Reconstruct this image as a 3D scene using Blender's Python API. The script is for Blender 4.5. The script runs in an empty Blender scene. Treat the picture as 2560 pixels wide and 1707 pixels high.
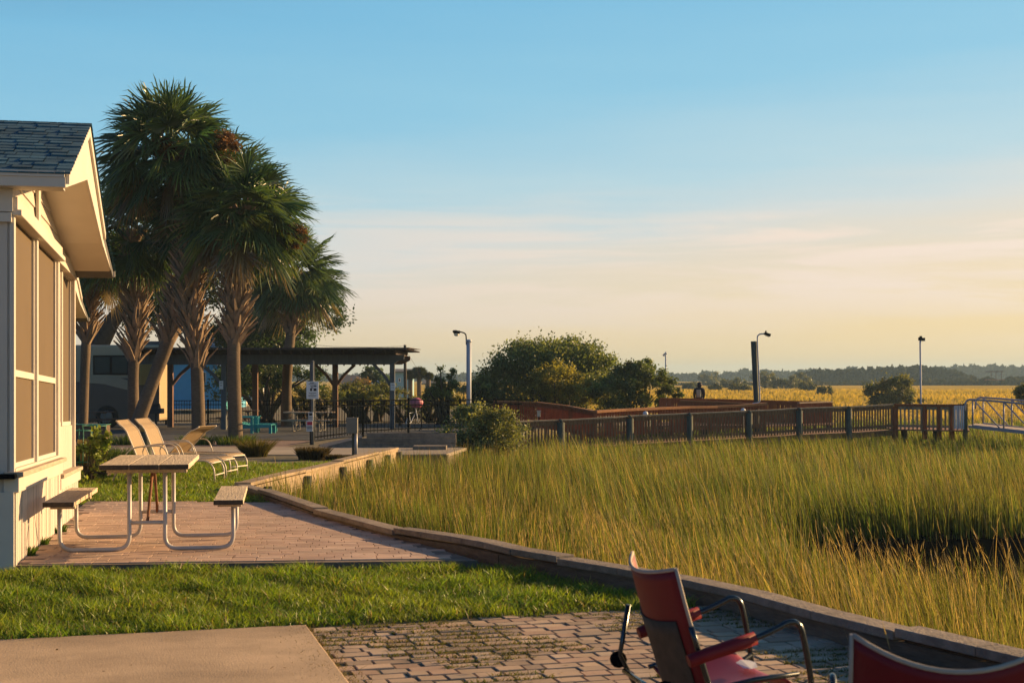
import bpy, math, random
import numpy as np
from mathutils import Vector, Matrix
R = math.radians
random.seed(7)
SC = bpy.context.scene
COL = SC.collection
F, H, YH = 3600.0, 1.5, 945.0          # focal length in photo pixels, eye height, horizon row
def X(px, D): return (px - 1280) / F * D
def Z(py, D): return H - (py - YH) / F * D
def P(px, py, D): return (X(px, D), D, Z(py, D))
def lerp(a, b, t): return a + (b - a) * t
def interp(x, pts):
    if x <= pts[0][0]: return pts[0][1]
    for (a, b), (c, d) in zip(pts, pts[1:]):
        if x <= c: return b + (d - b) * (x - a) / (c - a)
    return pts[-1][1]
LAND = [(-30, 0), (11, 0), (20, -.15), (41.5, -.40), (58, -.6), (80, -.8), (300, -.9)]
def zg(D): return interp(D, LAND)
SHORE = [(-30, 8), (0, 4.6), (4, 3.75), (5.0, 3.3), (6.95, 2.40), (8.22, 1.79), (9.36, 1.36), (10.2, .79), (11.34, 0.0), (12.1, -.33), (13.5, -1.11), (16.3, -2.22), (19, -3.11), (20.8, -3.89),
         (33.5, -2.75), (33.7, -1.5), (40, -1.3), (46, -.2), (56, 0), (62, 3), (66, 8), (73, 8.5), (80, 7), (100, 6), (160, -2), (300, -12)]
def shore(D): return interp(D, SHORE)

# ------------------------------------------------------------------ mesh helpers
ORG = {}
def org(o): return ORG.get(o.name, (0, 0, 0)) if o else (0, 0, 0)
class MB:
    def __init__(s): s.v = []; s.f = []; s.m = []; s.s = []
    def add(s, vs, fs, mi=0, sm=False):
        b = len(s.v); s.v += [tuple(v) for v in vs]
        for f in fs: s.f.append([i + b for i in f]); s.m.append(mi); s.s.append(sm)
        return s
    def hexa(s, p, mi=0):               # 8 points: bottom loop then top loop
        return s.add(p, [(3, 2, 1, 0), (4, 5, 6, 7), (0, 1, 5, 4), (1, 2, 6, 5), (2, 3, 7, 6), (3, 0, 4, 7)], mi)
    def box(s, c, d, rz=0.0, mi=0, M=None):
        x, y, z = d[0] / 2, d[1] / 2, d[2] / 2
        p = [(-x, -y, -z), (x, -y, -z), (x, y, -z), (-x, y, -z), (-x, -y, z), (x, -y, z), (x, y, z), (-x, y, z)]
        m = (M or Matrix.Rotation(rz, 3, 'Z'))
        return s.hexa([tuple(m @ Vector(q) + Vector(c)) for q in p], mi)
    def beam(s, a, b, w, h, mi=0, w2=None, h2=None, up=(0, 0, 1)):
        a, b = Vector(a), Vector(b); t = (b - a).normalized(); u = Vector(up)
        if abs(t.dot(u)) > .98: u = Vector((0, 1, 0))
        r = t.cross(u).normalized(); u = r.cross(t)
        w2 = w if w2 is None else w2; h2 = h if h2 is None else h2
        q = lambda c, ww, hh: [c - r * ww / 2 - u * hh / 2, c + r * ww / 2 - u * hh / 2, c + r * ww / 2 + u * hh / 2, c - r * ww / 2 + u * hh / 2]
        return s.hexa(q(a, w, h) + q(b, w2, h2), mi)
    def tube(s, pts, r, n=8, mi=0, cap=True):
        pts = [Vector(p) for p in pts]; k = len(pts)
        rs = r if isinstance(r, (list, tuple)) else [r] * k
        vs = []; prev = None
        for i, p in enumerate(pts):
            t = (pts[min(i + 1, k - 1)] - pts[max(i - 1, 0)]).normalized()
            if prev is None:
                u = Vector((0, 0, 1)) if abs(t.z) < .9 else Vector((1, 0, 0))
                u = (u - t * u.dot(t)).normalized()
            else:
                u = (prev - t * prev.dot(t)).normalized()
            prev = u; w = t.cross(u)
            for j in range(n):
                a = 2 * math.pi * j / n
                vs.append(p + (u * math.cos(a) + w * math.sin(a)) * rs[i])
        fs = [(i * n + j, i * n + (j + 1) % n, (i + 1) * n + (j + 1) % n, (i + 1) * n + j) for i in range(k - 1) for j in range(n)]
        s.add(vs, fs, mi, True)
        if cap:
            b = len(s.v) - k * n
            s.f.append([b + j for j in range(n)][::-1]); s.m.append(mi); s.s.append(False)
            s.f.append([b + (k - 1) * n + j for j in range(n)]); s.m.append(mi); s.s.append(False)
        return s
    def lathe(s, prof, c=(0, 0, 0), n=16, mi=0):
        vs = []; k = len(prof)
        for r, z in prof:
            for j in range(n):
                a = 2 * math.pi * j / n; vs.append((c[0] + r * math.cos(a), c[1] + r * math.sin(a), c[2] + z))
        fs = [(i * n + j, i * n + (j + 1) % n, (i + 1) * n + (j + 1) % n, (i + 1) * n + j) for i in range(k - 1) for j in range(n)]
        fs += [tuple(range(n))[::-1], tuple((k - 1) * n + j for j in range(n))]
        return s.add(vs, fs, mi, True)
    def ext(s, pts, vec, mi=0):          # polygon swept along a vector
        n = len(pts); vec = Vector(vec); pts = [Vector(p) for p in pts]
        return s.add(pts + [p + vec for p in pts], [tuple(range(n))[::-1], tuple(range(n, 2 * n))] +
                     [(i, (i + 1) % n, n + (i + 1) % n, n + i) for i in range(n)], mi)
    def build(s, name, mats, parent=None, bevel=0, tagv=None):
        me = bpy.data.meshes.new(name); o3 = org(parent)
        me.from_pydata([(a - o3[0], b - o3[1], c - o3[2]) for a, b, c in s.v], [], s.f)
        for m in (mats if isinstance(mats, (list, tuple)) else [mats]): me.materials.append(m)
        me.polygons.foreach_set('material_index', s.m); me.polygons.foreach_set('use_smooth', s.s)
        me.update()
        o = bpy.data.objects.new(name, me); COL.objects.link(o)
        if parent: o.parent = parent; ORG[o.name] = o3
        if bevel:
            b = o.modifiers.new('Bevel', 'BEVEL'); b.width = bevel; b.segments = 2; b.limit_method = 'ANGLE'; b.angle_limit = R(50)
        return o
def tag(o, label, cat, group=None, kind=None):
    o['label'] = label; o['category'] = cat
    if group: o['group'] = group
    if kind: o['kind'] = kind
    return o
def thing(name, label, cat, loc=(0, 0, 0), group=None):
    o = bpy.data.objects.new(name, None); COL.objects.link(o); o.empty_display_size = .2
    o.location = loc; ORG[o.name] = tuple(loc)
    return tag(o, label, cat, group)
def copy_tree(o, parent=None):
    c = o.copy(); COL.objects.link(c); c.parent = parent
    for ch in list(o.children): copy_tree(ch, c)
    return c
def np_mesh(name, V, quads, tris, mat, col=None, parent=None):
    me = bpy.data.meshes.new(name); o3 = org(parent)
    V = np.asarray(V, np.float32) - np.array(o3, np.float32)
    me.vertices.add(len(V)); me.vertices.foreach_set('co', V.ravel())
    lp = []; st = []; n = 0
    if quads is not None and len(quads): q = np.asarray(quads, np.int32); lp.append(q.ravel()); st.append(np.arange(len(q)) * 4); n = q.size
    if tris is not None and len(tris): t = np.asarray(tris, np.int32); lp.append(t.ravel()); st.append(n + np.arange(len(t)) * 3)
    lp = np.concatenate(lp).astype(np.int32); st = np.concatenate(st).astype(np.int32)
    me.loops.add(len(lp)); me.loops.foreach_set('vertex_index', lp)
    me.polygons.add(len(st)); me.polygons.foreach_set('loop_start', st)
    me.materials.append(mat); me.polygons.foreach_set('use_smooth', np.zeros(len(st), bool)); me.update(calc_edges=True)
    if col is not None:
        a = me.attributes.new('Col', 'FLOAT_COLOR', 'POINT')
        c4 = np.ones((len(V), 4), np.float32); c4[:, :3] = col; a.data.foreach_set('color', c4.ravel())
    o = bpy.data.objects.new(name, me); COL.objects.link(o)
    if parent: o.parent = parent; ORG[o.name] = o3
    return o

# ------------------------------------------------------------------ materials
def nodes(name):
    m = bpy.data.materials.new(name); m.use_nodes = True
    nt = m.node_tree; b = nt.nodes['Principled BSDF']
    return m, nt, b
def mat(name, c, rough=.7, var=.25, scale=6, stretch=(1, 1, 1), bump=0, bscale=None, metal=0, c2=None, spec=.4, dirt=0):
    m, nt, b = nodes(name); N = nt.nodes; L = nt.links
    tc = N.new('ShaderNodeTexCoord'); mp = N.new('ShaderNodeMapping'); mp.inputs['Scale'].default_value = stretch
    L.new(tc.outputs['Object'], mp.inputs['Vector'])
    nz = N.new('ShaderNodeTexNoise'); nz.inputs['Scale'].default_value = scale; nz.inputs['Detail'].default_value = 6; nz.inputs['Roughness'].default_value = .65
    L.new(mp.outputs['Vector'], nz.inputs['Vector'])
    rp = N.new('ShaderNodeValToRGB'); c2 = c2 or tuple(x * (1 - var) for x in c)
    rp.color_ramp.elements[0].position = .3; rp.color_ramp.elements[1].position = .7
    rp.color_ramp.elements[0].color = (*c2, 1); rp.color_ramp.elements[1].color = (*[min(1, x * (1 + var * .4)) for x in c], 1)
    L.new(nz.outputs['Fac'], rp.inputs['Fac'])
    out = rp.outputs['Color']
    if dirt:
        n2 = N.new('ShaderNodeTexNoise'); n2.inputs['Scale'].default_value = scale * .23; n2.inputs['Detail'].default_value = 5
        L.new(tc.outputs['Object'], n2.inputs['Vector'])
        r2 = N.new('ShaderNodeValToRGB'); r2.color_ramp.elements[0].position = .42; r2.color_ramp.elements[1].position = .62
        r2.color_ramp.elements[0].color = (1 - dirt,) * 3 + (1,)
        mx = N.new('ShaderNodeMix'); mx.data_type = 'RGBA'; mx.blend_type = 'MULTIPLY'; mx.inputs[0].default_value = 1
        L.new(n2.outputs['Fac'], r2.inputs['Fac']); L.new(out, mx.inputs[6]); L.new(r2.outputs['Color'], mx.inputs[7]); out = mx.outputs[2]
    L.new(out, b.inputs['Base Color'])
    b.inputs['Roughness'].default_value = rough; b.inputs['Metallic'].default_value = metal; b.inputs['Specular IOR Level'].default_value = spec
    if bump:
        n3 = N.new('ShaderNodeTexNoise'); n3.inputs['Scale'].default_value = bscale or scale * 3; n3.inputs['Detail'].default_value = 6
        L.new(mp.outputs['Vector'], n3.inputs['Vector'])
        bp = N.new('ShaderNodeBump'); bp.inputs['Strength'].default_value = bump; bp.inputs['Distance'].default_value = .02
        L.new(n3.outputs['Fac'], bp.inputs['Height']); L.new(bp.outputs['Normal'], b.inputs['Normal'])
    return m
def leafmat(name, trans=.4, tint=(1, 1, 1), gloss=.12, rough=.45):
    m, nt, b = nodes(name); N = nt.nodes; L = nt.links
    at = N.new('ShaderNodeAttribute'); at.attribute_name = 'Col'
    b.inputs['Roughness'].default_value = rough; b.inputs['Specular IOR Level'].default_value = gloss * 2
    tr = N.new('ShaderNodeBsdfTranslucent'); ms = N.new('ShaderNodeMixShader'); ms.inputs[0].default_value = trans
    mx = N.new('ShaderNodeMix'); mx.data_type = 'RGBA'; mx.blend_type = 'MULTIPLY'; mx.inputs[0].default_value = 1
    mx.inputs[7].default_value = (*tint, 1)
    L.new(at.outputs['Color'], b.inputs['Base Color']); L.new(at.outputs['Color'], mx.inputs[6]); L.new(mx.outputs[2], tr.inputs['Color'])
    L.new(b.outputs[0], ms.inputs[1]); L.new(tr.outputs[0], ms.inputs[2]); L.new(ms.outputs[0], N['Material Output'].inputs['Surface'])
    return m
def colmat(name, rough=.85, bump=.3, bscale=60):   # colour from the mesh, a little grain
    m, nt, b = nodes(name); N = nt.nodes; L = nt.links
    at = N.new('ShaderNodeAttribute'); at.attribute_name = 'Col'
    tc = N.new('ShaderNodeTexCoord'); nz = N.new('ShaderNodeTexNoise'); nz.inputs['Scale'].default_value = bscale; nz.inputs['Detail'].default_value = 8
    L.new(tc.outputs['Object'], nz.inputs['Vector'])
    n2 = N.new('ShaderNodeTexNoise'); n2.inputs['Scale'].default_value = 2.1; n2.inputs['Detail'].default_value = 7
    L.new(tc.outputs['Object'], n2.inputs['Vector'])
    mr = N.new('ShaderNodeMapRange'); mr.inputs[1].default_value = .3; mr.inputs[2].default_value = .7; mr.inputs[3].default_value = .72; mr.inputs[4].default_value = 1.15
    L.new(n2.outputs['Fac'], mr.inputs[0])
    mx = N.new('ShaderNodeMix'); mx.data_type = 'RGBA'; mx.blend_type = 'MULTIPLY'; mx.inputs[0].default_value = 1
    L.new(at.outputs['Color'], mx.inputs[6]); L.new(mr.outputs[0], mx.inputs[7]); L.new(mx.outputs[2], b.inputs['Base Color'])
    bp = N.new('ShaderNodeBump'); bp.inputs['Strength'].default_value = bump; bp.inputs['Distance'].default_value = .004
    L.new(nz.outputs['Fac'], bp.inputs['Height']); L.new(bp.outputs['Normal'], b.inputs['Normal']); b.inputs['Roughness'].default_value = rough
    b.inputs['Specular IOR Level'].default_value = .3
    return m
M = {}
M['white'] = mat('white_paint', (.58, .53, .46), .55, .06, 3, bump=.05, dirt=.08)
M['whitewall'] = mat('white_siding', (.56, .50, .43), .6, .06, 2, bump=.05, dirt=.1)
M['screen'] = mat('screen_mesh', (.105, .072, .036), .8, .1, 1.2)
M['rail'] = mat('window_rail', (.58, .53, .45), .6, .08, 3)
M['soffit'] = mat('soffit_vinyl', (.62, .56, .46), .6, .06, 3)
M['sill'] = mat('sill_wood', (.45, .36, .26), .8, .35, 5, (1, 1, 8), bump=.2)
M['dark'] = mat('dark_void', (.02, .02, .02), .8, .2)
M['black'] = mat('black_metal', (.006, .007, .009), .9, .2, 10, spec=0)
M['bench_wood'] = mat('weathered_board', (.64, .53, .38), .85, .4, 5, (14, 1.2, 14), bump=.5, bscale=6, dirt=.15)
M['endshade'] = mat('end_grain_shade', (.085, .06, .04), .95, .5, 30, bump=.4)  # dark grain of the board ends, with their shade put into the colour
M['galv'] = mat('galvanised_pipe', (.42, .40, .385), .42, .15, 8, metal=.0, spec=.7)
M['rust'] = mat('rusty_pipe', (.20, .085, .04), .8, .4, 20)
M['sling'] = mat('sling_fabric', (.30, .215, .12), .75, .12, 20, bump=.2, bscale=300)
M['frame_cream'] = mat('cream_tube', (.66, .58, .46), .4, .08, 8, spec=.6)
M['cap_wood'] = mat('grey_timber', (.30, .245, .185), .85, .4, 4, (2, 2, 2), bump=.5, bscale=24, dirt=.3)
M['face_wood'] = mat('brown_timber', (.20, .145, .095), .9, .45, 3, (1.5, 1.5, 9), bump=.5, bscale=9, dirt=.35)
M['lit_wood'] = mat('sunlit_timber', (.44, .33, .205), .9, .4, 3, (1.5, 1.5, 9), bump=.5, bscale=9, dirt=.3)  # lighter copy of the brown timber, sunlight put into its colour
M['pile'] = mat('treated_piling', (.085, .095, .07), .85, .4, 5, (2, 2, .4), bump=.4)
M['dock_grey'] = mat('silver_deck_wood', (.27, .14, .07), .9, .45, 4, (6, 6, .6), bump=.4)
M['dock_red'] = mat('stained_red_wood', (.33, .095, .03), .8, .35, 4, (4, 4, .6), bump=.2)
M['dock_cap'] = mat('deck_cap_wood', (.40, .29, .18), .85, .35, 3, bump=.2)
M['redcap'] = mat('red_cap_wood', (.40, .17, .06), .8, .3, 3, bump=.2)
M['concrete'] = mat('concrete', (.56, .41, .255), .9, .26, 2.2, bump=.2, bscale=90, dirt=.26)
M['path'] = mat('path_concrete', (.36, .30, .225), .9, .2, 1.0, bump=.15, bscale=40, dirt=.2)
M['soil'] = mat('sandy_soil', (.16, .12, .075), .95, .4, 4, bump=.5, bscale=40, c2=(.07, .075, .03))
M['joint'] = mat('joint_sand', (.12, .095, .06), .95, .4, 14, bump=.5, bscale=90, c2=(.05, .055, .02))
M['mud'] = mat('tidal_mud', (.013, .011, .008), 1, .5, 1.5, bump=.6, bscale=8, spec=0)
M['lawnbase'] = mat('lawn_earth', (.055, .075, .022), .95, .4, 5, bump=.4, bscale=40)
M['brick'] = colmat('paver_brick')
M['shingle'] = colmat('asphalt_shingle', .95, .6, 120)
M['red'] = mat('red_canvas', (.17, .005, .010), .55, .12, 8, bump=.12, bscale=260, spec=.35)
M['redseat'] = mat('red_seat_canvas', (.25, .014, .034), .5, .12, 6, bump=.12, bscale=200, spec=.5)
M['piping'] = mat('grey_piping', (.42, .36, .28), .7, .1)
M['mesh'] = mat('khaki_mesh', (.075, .058, .036), .8, .4, 14)
M['chrome'] = mat('dark_steel_tube', (.05, .06, .065), .22, .1, 5, metal=.7, spec=.6)
M['tealwood'] = mat('teal_paint', (.015, .30, .31), .5, .15, 5)
M['pav'] = mat('pavilion_timber', (.105, .12, .13), .85, .25, 4, (3, 3, .5), bump=.2)
M['pavroof'] = mat('pavilion_roof', (.085, .06, .05), .9, .3, 3)
M['pavbrown'] = mat('pavilion_brown', (.16, .085, .055), .85, .3, 3)
M['paper'] = mat('white_sign', (.72, .74, .72), .6, .04, 5)
M['ink'] = mat('sign_ink', (.03, .03, .035), .7, .1)
M['signred'] = mat('sign_red', (.5, .03, .06), .6, .05)
M['boots'] = mat('palm_boots', (.29, .205, .13), .9, .4, 6, bump=.4)
M['trunk'] = mat('palm_trunk', (.19, .138, .09), .95, .4, 3, (3, 3, 14), bump=.7, bscale=6, dirt=.3)
M['bark'] = mat('oak_bark', (.07, .055, .04), .95, .4, 5, bump=.5)
M['fruit'] = mat('palm_fruit', (.21, .10, .035), .9, .4, 20)
M['palm'] = leafmat('palm_leaf', .30, (1.25, 1.2, .6), .35, .35)
M['leaf'] = leafmat('shrub_leaf', .42, (1.25, 1.15, .55), .2, .5)
M['grass'] = leafmat('grass_blade', .46, (1.08, 1.14, .6), .06, .6)
M['tuft'] = leafmat('tuft_blade', .4, (1.1, 1.05, .6), 0, 1)
M['lawn'] = leafmat('lawn_blade', .45, (1.2, 1.15, .55), .2, .45)
M['woods'] = leafmat('far_leaf', .1, (1, 1, 1), 0, 1)
M['alu'] = mat('aluminium', (.36, .34, .36), .5, .12, 6, metal=.1, spec=.6)
M['aludeck'] = mat('gangway_deck', (.46, .37, .28), .8, .12, 6)
M['gatewhite'] = mat('gate_white', (.55, .60, .64), .6, .06)
M['pole_pale'] = mat('pale_pole', (.46, .50, .55), .6, .1, 4)
M['cabinet'] = mat('cabinet_paint', (.20, .19, .16), .6, .15, 4)
M['pole_green'] = mat('green_piling', (.06, .075, .062), .8, .25, 4)
M['lens'] = mat('lamp_lens', (.72, .62, .42), .3, .05)
M['rvbeige'] = mat('rv_beige', (.44, .34, .20), .45, .08, 2)
M['rvbrown'] = mat('rv_brown', (.13, .09, .06), .45, .1, 2)
M['glass'] = mat('dark_glass', (.008, .028, .03), .15, .1, 2, spec=.25)
M['ochre'] = mat('ochre_panel', (.42, .25, .05), .6, .1)
M['bluewall'] = mat('blue_siding', (.10, .42, .62), .7, .08, 3)
M['paleblue'] = mat('pale_blue_siding', (.22, .42, .50), .7, .08, 3)
M['blueroof'] = mat('blue_roof', (.05, .13, .22), .7, .1, 3)
M['greyroof'] = mat('grey_roof', (.10, .10, .10), .8, .2, 3)
M['cream'] = mat('cream_wall', (.50, .44, .34), .8, .1, 3)
M['tyre'] = mat('tyre_rubber', (.012, .012, .012), .85, .1)
M['navy'] = mat('navy_cloth', (.012, .016, .028), .85, .2, 8)
M['skin'] = mat('skin', (.45, .27, .18), .6, .05)
M['pack'] = mat('pale_pack', (.30, .34, .26), .8, .2, 6)
M['hair'] = mat('dark_hair', (.012, .010, .009), .7, .2)
M['pink'] = mat('pink_vinyl', (.52, .13, .18), .5, .1)
M['pot'] = mat('ochre_pot', (.34, .26, .08), .7, .3, 6)
M['wire'] = mat('green_wire', (.03, .19, .14), .5, .1)
M['rock'] = mat('brown_rock', (.075, .052, .034), .95, .5, 4, bump=.8, bscale=9)
M['grill'] = mat('grill_black', (.012, .012, .013), .5, .2)
# ------------------------------------------------------------------ camera, sky, sun
cam = bpy.data.objects.new('camera', bpy.data.cameras.new('camera')); COL.objects.link(cam); SC.camera = cam
cam.location = (0, 0, H); cam.rotation_euler = (R(90), 0, 0)
cam.data.sensor_width = 36; cam.data.lens = F / 2560 * 36; cam.data.shift_y = (YH - 853.5) / 2560
cam.data.clip_end = 8000; cam.data.clip_start = .1
cam.data.dof.use_dof = True; cam.data.dof.focus_distance = 22; cam.data.dof.aperture_fstop = 7.1
SUN_AZ, SUN_EL = 60.0, 15.0            # degrees clockwise from the view direction, and up
sl = bpy.data.lights.new('sun', 'SUN'); sl.energy = 5.0; sl.angle = R(.5); sl.color = (1.0, .63, .29)
so = bpy.data.objects.new('sun', sl); COL.objects.link(so)
sd = Vector((math.sin(R(SUN_AZ)) * math.cos(R(SUN_EL)), math.cos(R(SUN_AZ)) * math.cos(R(SUN_EL)), math.sin(R(SUN_EL))))
so.rotation_euler = sd.to_track_quat('Z', 'Y').to_euler(); so.location = (30, 10, 20)
w = bpy.data.worlds.new('World'); SC.world = w; w.use_nodes = True
nt = w.node_tree; N = nt.nodes; L = nt.links; N.clear()
out = N.new('ShaderNodeOutputWorld'); bg = N.new('ShaderNodeBackground'); bg.inputs['Strength'].default_value = .05
sky = N.new('ShaderNodeTexSky'); sky.sky_type = 'NISHITA'; sky.sun_disc = False
sky.sun_elevation = R(SUN_EL); sky.sun_rotation = R(SUN_AZ); sky.air_density = 1.0; sky.dust_density = 1.2; sky.ozone_density = 1.0
tc = N.new('ShaderNodeTexCoord'); sp = N.new('ShaderNodeSeparateXYZ'); L.new(tc.outputs['Generated'], sp.inputs[0])
# a thin, uneven layer of evening haze lifts the elevation at which each colour starts
mp = N.new('ShaderNodeMapping'); mp.inputs['Scale'].default_value = (2.0, 2.0, 22); L.new(tc.outputs['Generated'], mp.inputs['Vector'])
nz = N.new('ShaderNodeTexNoise'); nz.inputs['Scale'].default_value = 1.6; nz.inputs['Detail'].default_value = 5; nz.inputs['Roughness'].default_value = .55
L.new(mp.outputs['Vector'], nz.inputs['Vector'])
m1 = N.new('ShaderNodeMath'); m1.operation = 'MULTIPLY_ADD'; m1.inputs[1].default_value = .05; m1.inputs[2].default_value = -.025
L.new(nz.outputs['Fac'], m1.inputs[0])
m2 = N.new('ShaderNodeMath'); m2.operation = 'ADD'; L.new(sp.outputs['Z'], m2.inputs[0]); L.new(m1.outputs[0], m2.inputs[1])
m3 = N.new('ShaderNodeMath'); m3.operation = 'MULTIPLY_ADD'; m3.inputs[1].default_value = -.10; m3.inputs[2].default_value = .0
L.new(sp.outputs['X'], m3.inputs[0])
m4 = N.new('ShaderNodeMath'); m4.operation = 'ADD'; L.new(m2.outputs[0], m4.inputs[0]); L.new(m3.outputs[0], m4.inputs[1])
rp = N.new('ShaderNodeValToRGB'); cr = rp.color_ramp
def lin(r, g, b): return tuple((c / 255 / 12.92) if c < 10.3 else ((c / 255 + .055) / 1.055) ** 2.4 for c in (r, g, b))
stops = [(0.0, (246, 215, 162)), (.03, (242, 216, 176)), (.065, (231, 216, 196)), (.095, (212, 217, 216)), (.125, (180, 212, 224)), (.19, (140, 199, 226)), (.26, (120, 188, 223)), (.42, (66, 116, 160)), (1.0, (24, 58, 100))]
while len(cr.elements) < len(stops): cr.elements.new(.5)
for e, (p, c) in zip(cr.elements, stops): e.position = p; e.color = (*lin(*c), 1)
L.new(m4.outputs[0], rp.inputs['Fac'])
sc10 = N.new('ShaderNodeMix'); sc10.data_type = 'RGBA'; sc10.blend_type = 'MULTIPLY'; sc10.inputs[0].default_value = 1; sc10.inputs[7].default_value = (10, 10, 10, 1)
# one soft streaky cloud sheet low in the sky, denser towards the sun
mpc = N.new('ShaderNodeMapping'); mpc.inputs['Scale'].default_value = (3.2, 3.2, 40); mpc.inputs['Rotation'].default_value = (0, R(2.5), 0); L.new(tc.outputs['Generated'], mpc.inputs['Vector'])
nzc = N.new('ShaderNodeTexNoise'); nzc.inputs['Scale'].default_value = 1.3; nzc.inputs['Detail'].default_value = 7; nzc.inputs['Roughness'].default_value = .6; nzc.inputs['Distortion'].default_value = .4; L.new(mpc.outputs['Vector'], nzc.inputs['Vector'])
rc = N.new('ShaderNodeMapRange'); rc.interpolation_type = 'SMOOTHSTEP'; rc.inputs[1].default_value = .42; rc.inputs[2].default_value = .60; L.new(nzc.outputs['Fac'], rc.inputs[0])
b1 = N.new('ShaderNodeMapRange'); b1.interpolation_type = 'SMOOTHSTEP'; b1.inputs[1].default_value = .128; b1.inputs[2].default_value = .098; b1.inputs[3].default_value = 0; b1.inputs[4].default_value = 1; L.new(m2.outputs[0], b1.inputs[0])
b2 = N.new('ShaderNodeMapRange'); b2.interpolation_type = 'SMOOTHSTEP'; b2.inputs[1].default_value = .02; b2.inputs[2].default_value = .07; L.new(m2.outputs[0], b2.inputs[0])
b3 = N.new('ShaderNodeMapRange'); b3.inputs[1].default_value = -.25; b3.inputs[2].default_value = .25; b3.inputs[3].default_value = .2; b3.inputs[4].default_value = 1.0; L.new(sp.outputs['X'], b3.inputs[0])
def mul(p, q):
    k = N.new('ShaderNodeMath'); k.operation = 'MULTIPLY'; L.new(p, k.inputs[0]); L.new(q, k.inputs[1]); return k.outputs[0]
cm = mul(mul(rc.outputs[0], b1.outputs[0]), mul(b2.outputs[0], b3.outputs[0]))
cx = N.new('ShaderNodeMix'); cx.data_type = 'RGBA'; cx.inputs[7].default_value = (*lin(246, 224, 208), 1); L.new(cm, cx.inputs[0]); L.new(rp.outputs['Color'], cx.inputs[6])
L.new(cx.outputs[2], sc10.inputs[6])
mx = N.new('ShaderNodeMix'); mx.data_type = 'RGBA'; mx.inputs[0].default_value = .88
L.new(sky.outputs[0], mx.inputs[6]); L.new(sc10.outputs[2], mx.inputs[7])
mr = N.new('ShaderNodeMapRange'); mr.inputs[1].default_value = -.8; mr.inputs[2].default_value = .15; vd = N.new('ShaderNodeVectorMath'); vd.operation = 'DOT_PRODUCT'; vd.inputs[1].default_value = (math.sin(R(SUN_AZ)), math.cos(R(SUN_AZ)), 0); L.new(tc.outputs['Generated'], vd.inputs[0]); L.new(vd.outputs['Value'], mr.inputs[0])
dim = N.new('ShaderNodeMix'); dim.data_type = 'RGBA'; dim.inputs[6].default_value = (.22, .50, .84, 1); dim.inputs[7].default_value = (1, 1, 1, 1); L.new(mr.outputs[0], dim.inputs[0])
m9 = N.new('ShaderNodeMix'); m9.data_type = 'RGBA'; m9.blend_type = 'MULTIPLY'; m9.inputs[0].default_value = 1; L.new(mx.outputs[2], m9.inputs[6]); L.new(dim.outputs[2], m9.inputs[7])
L.new(m9.outputs[2], bg.inputs['Color']); L.new(bg.outputs[0], out.inputs['Surface'])
SC.view_settings.view_transform = 'Standard'; SC.view_settings.look = 'None'; SC.view_settings.exposure = 1.1; SC.view_settings.gamma = 1
SC.render.engine = 'CYCLES'
cy = SC.cycles; cy.use_denoising = True; cy.max_bounces = 6; cy.diffuse_bounces = 3; cy.glossy_bounces = 2; cy.transmission_bounces = 3; cy.transparent_max_bounces = 4
cy.volume_bounces = 0; cy.caustics_reflective = False; cy.caustics_refractive = False; cy.use_adaptive_sampling = True; cy.adaptive_threshold = .012
try: cy.denoiser = 'OPENIMAGEDENOISE'
except Exception: pass

# ------------------------------------------------------------------ ground, marsh, paving
def structure(o, label, cat): return tag(o, label, cat, kind='structure')
g = MB(); rows = [-30, -15, -5, 0, 3] + [4 + .5 * i for i in range(64)] + [36, 38, 40, 43, 46, 50, 54, 56, 58, 60, 62, 64, 66, 69, 73, 76, 80, 85, 90, 110, 135, 160, 200, 250, 300]
K = 10
for D in rows:
    s = shore(D) - .03; xl = -90 if D < 60 else -130
    xs = [lerp(xl, s, (i / K) ** .5) for i in range(K + 1)]
    for x in xs: g.v.append((x, D, zg(D)))
    g.v.append((s + .02, D, -2.2))
for i in range(len(rows) - 1):
    for j in range(K + 1):
        a = i * (K + 2) + j; g.f.append([a, a + 1, a + K + 3, a + K + 2]); g.m.append(0); g.s.append(False)
structure(g.build('ground', M['soil']), 'sandy grassed ground sloping away from the cottage', 'ground')
# creek: bare mud channel on the right of the marsh
CREEK = [(32, 6), (13, 9.8), (7.0, 12.2), (5.0, 14.4), (4.1, 16.4), (3.7, 18.7), (3.75, 21.2), (5, 24), (8, 25.5), (14, 27), (22, 27), (32, 24)]
def in_poly(x, y, poly):
    ins = np.zeros(np.shape(x), bool); n = len(poly)
    for i in range(n):
        x1, y1 = poly[i]; x2, y2 = poly[(i + 1) % n]
        c = ((y1 > y) != (y2 > y)) & (x < (x2 - x1) * (y - y1) / (y2 - y1 + 1e-12) + x1); ins ^= c
    return ins
shD = np.array([p[0] for p in SHORE]); shX = np.array([p[1] for p in SHORE])
def zmarsh(x, y):
    x = np.asarray(x, float); y = np.asarray(y, float)
    d = np.clip(x - np.interp(y, shD, shX), 0, 99)
    z = -1.35 + (.42 + .40 * np.clip((y - 17) / 5, 0, 1)) * np.exp(-d / 3.2) * np.clip((60 - y) / 40, 0, 1)
    z = np.where(in_poly(x, y, CREEK), -1.75, z)
    return z + np.clip((y - 70) / 70, 0, 1) * .62
ys = np.concatenate([np.arange(-6, 34, .6), np.arange(34, 76, 1.5)]); xs = np.concatenate([np.arange(-6, 34, .6), np.arange(34, 62, 2)])
gx, gy = np.meshgrid(xs, ys); V = np.stack([gx.ravel(), gy.ravel(), zmarsh(gx.ravel(), gy.ravel()) ], 1)
V[:, 2] += .05 * np.sin(V[:, 0] * 3.1) * np.cos(V[:, 1] * 2.3)
nx = len(xs); idx = np.arange(len(ys) - 1)[:, None] * nx + np.arange(nx - 1)[None, :]; idx = idx.ravel()
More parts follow.
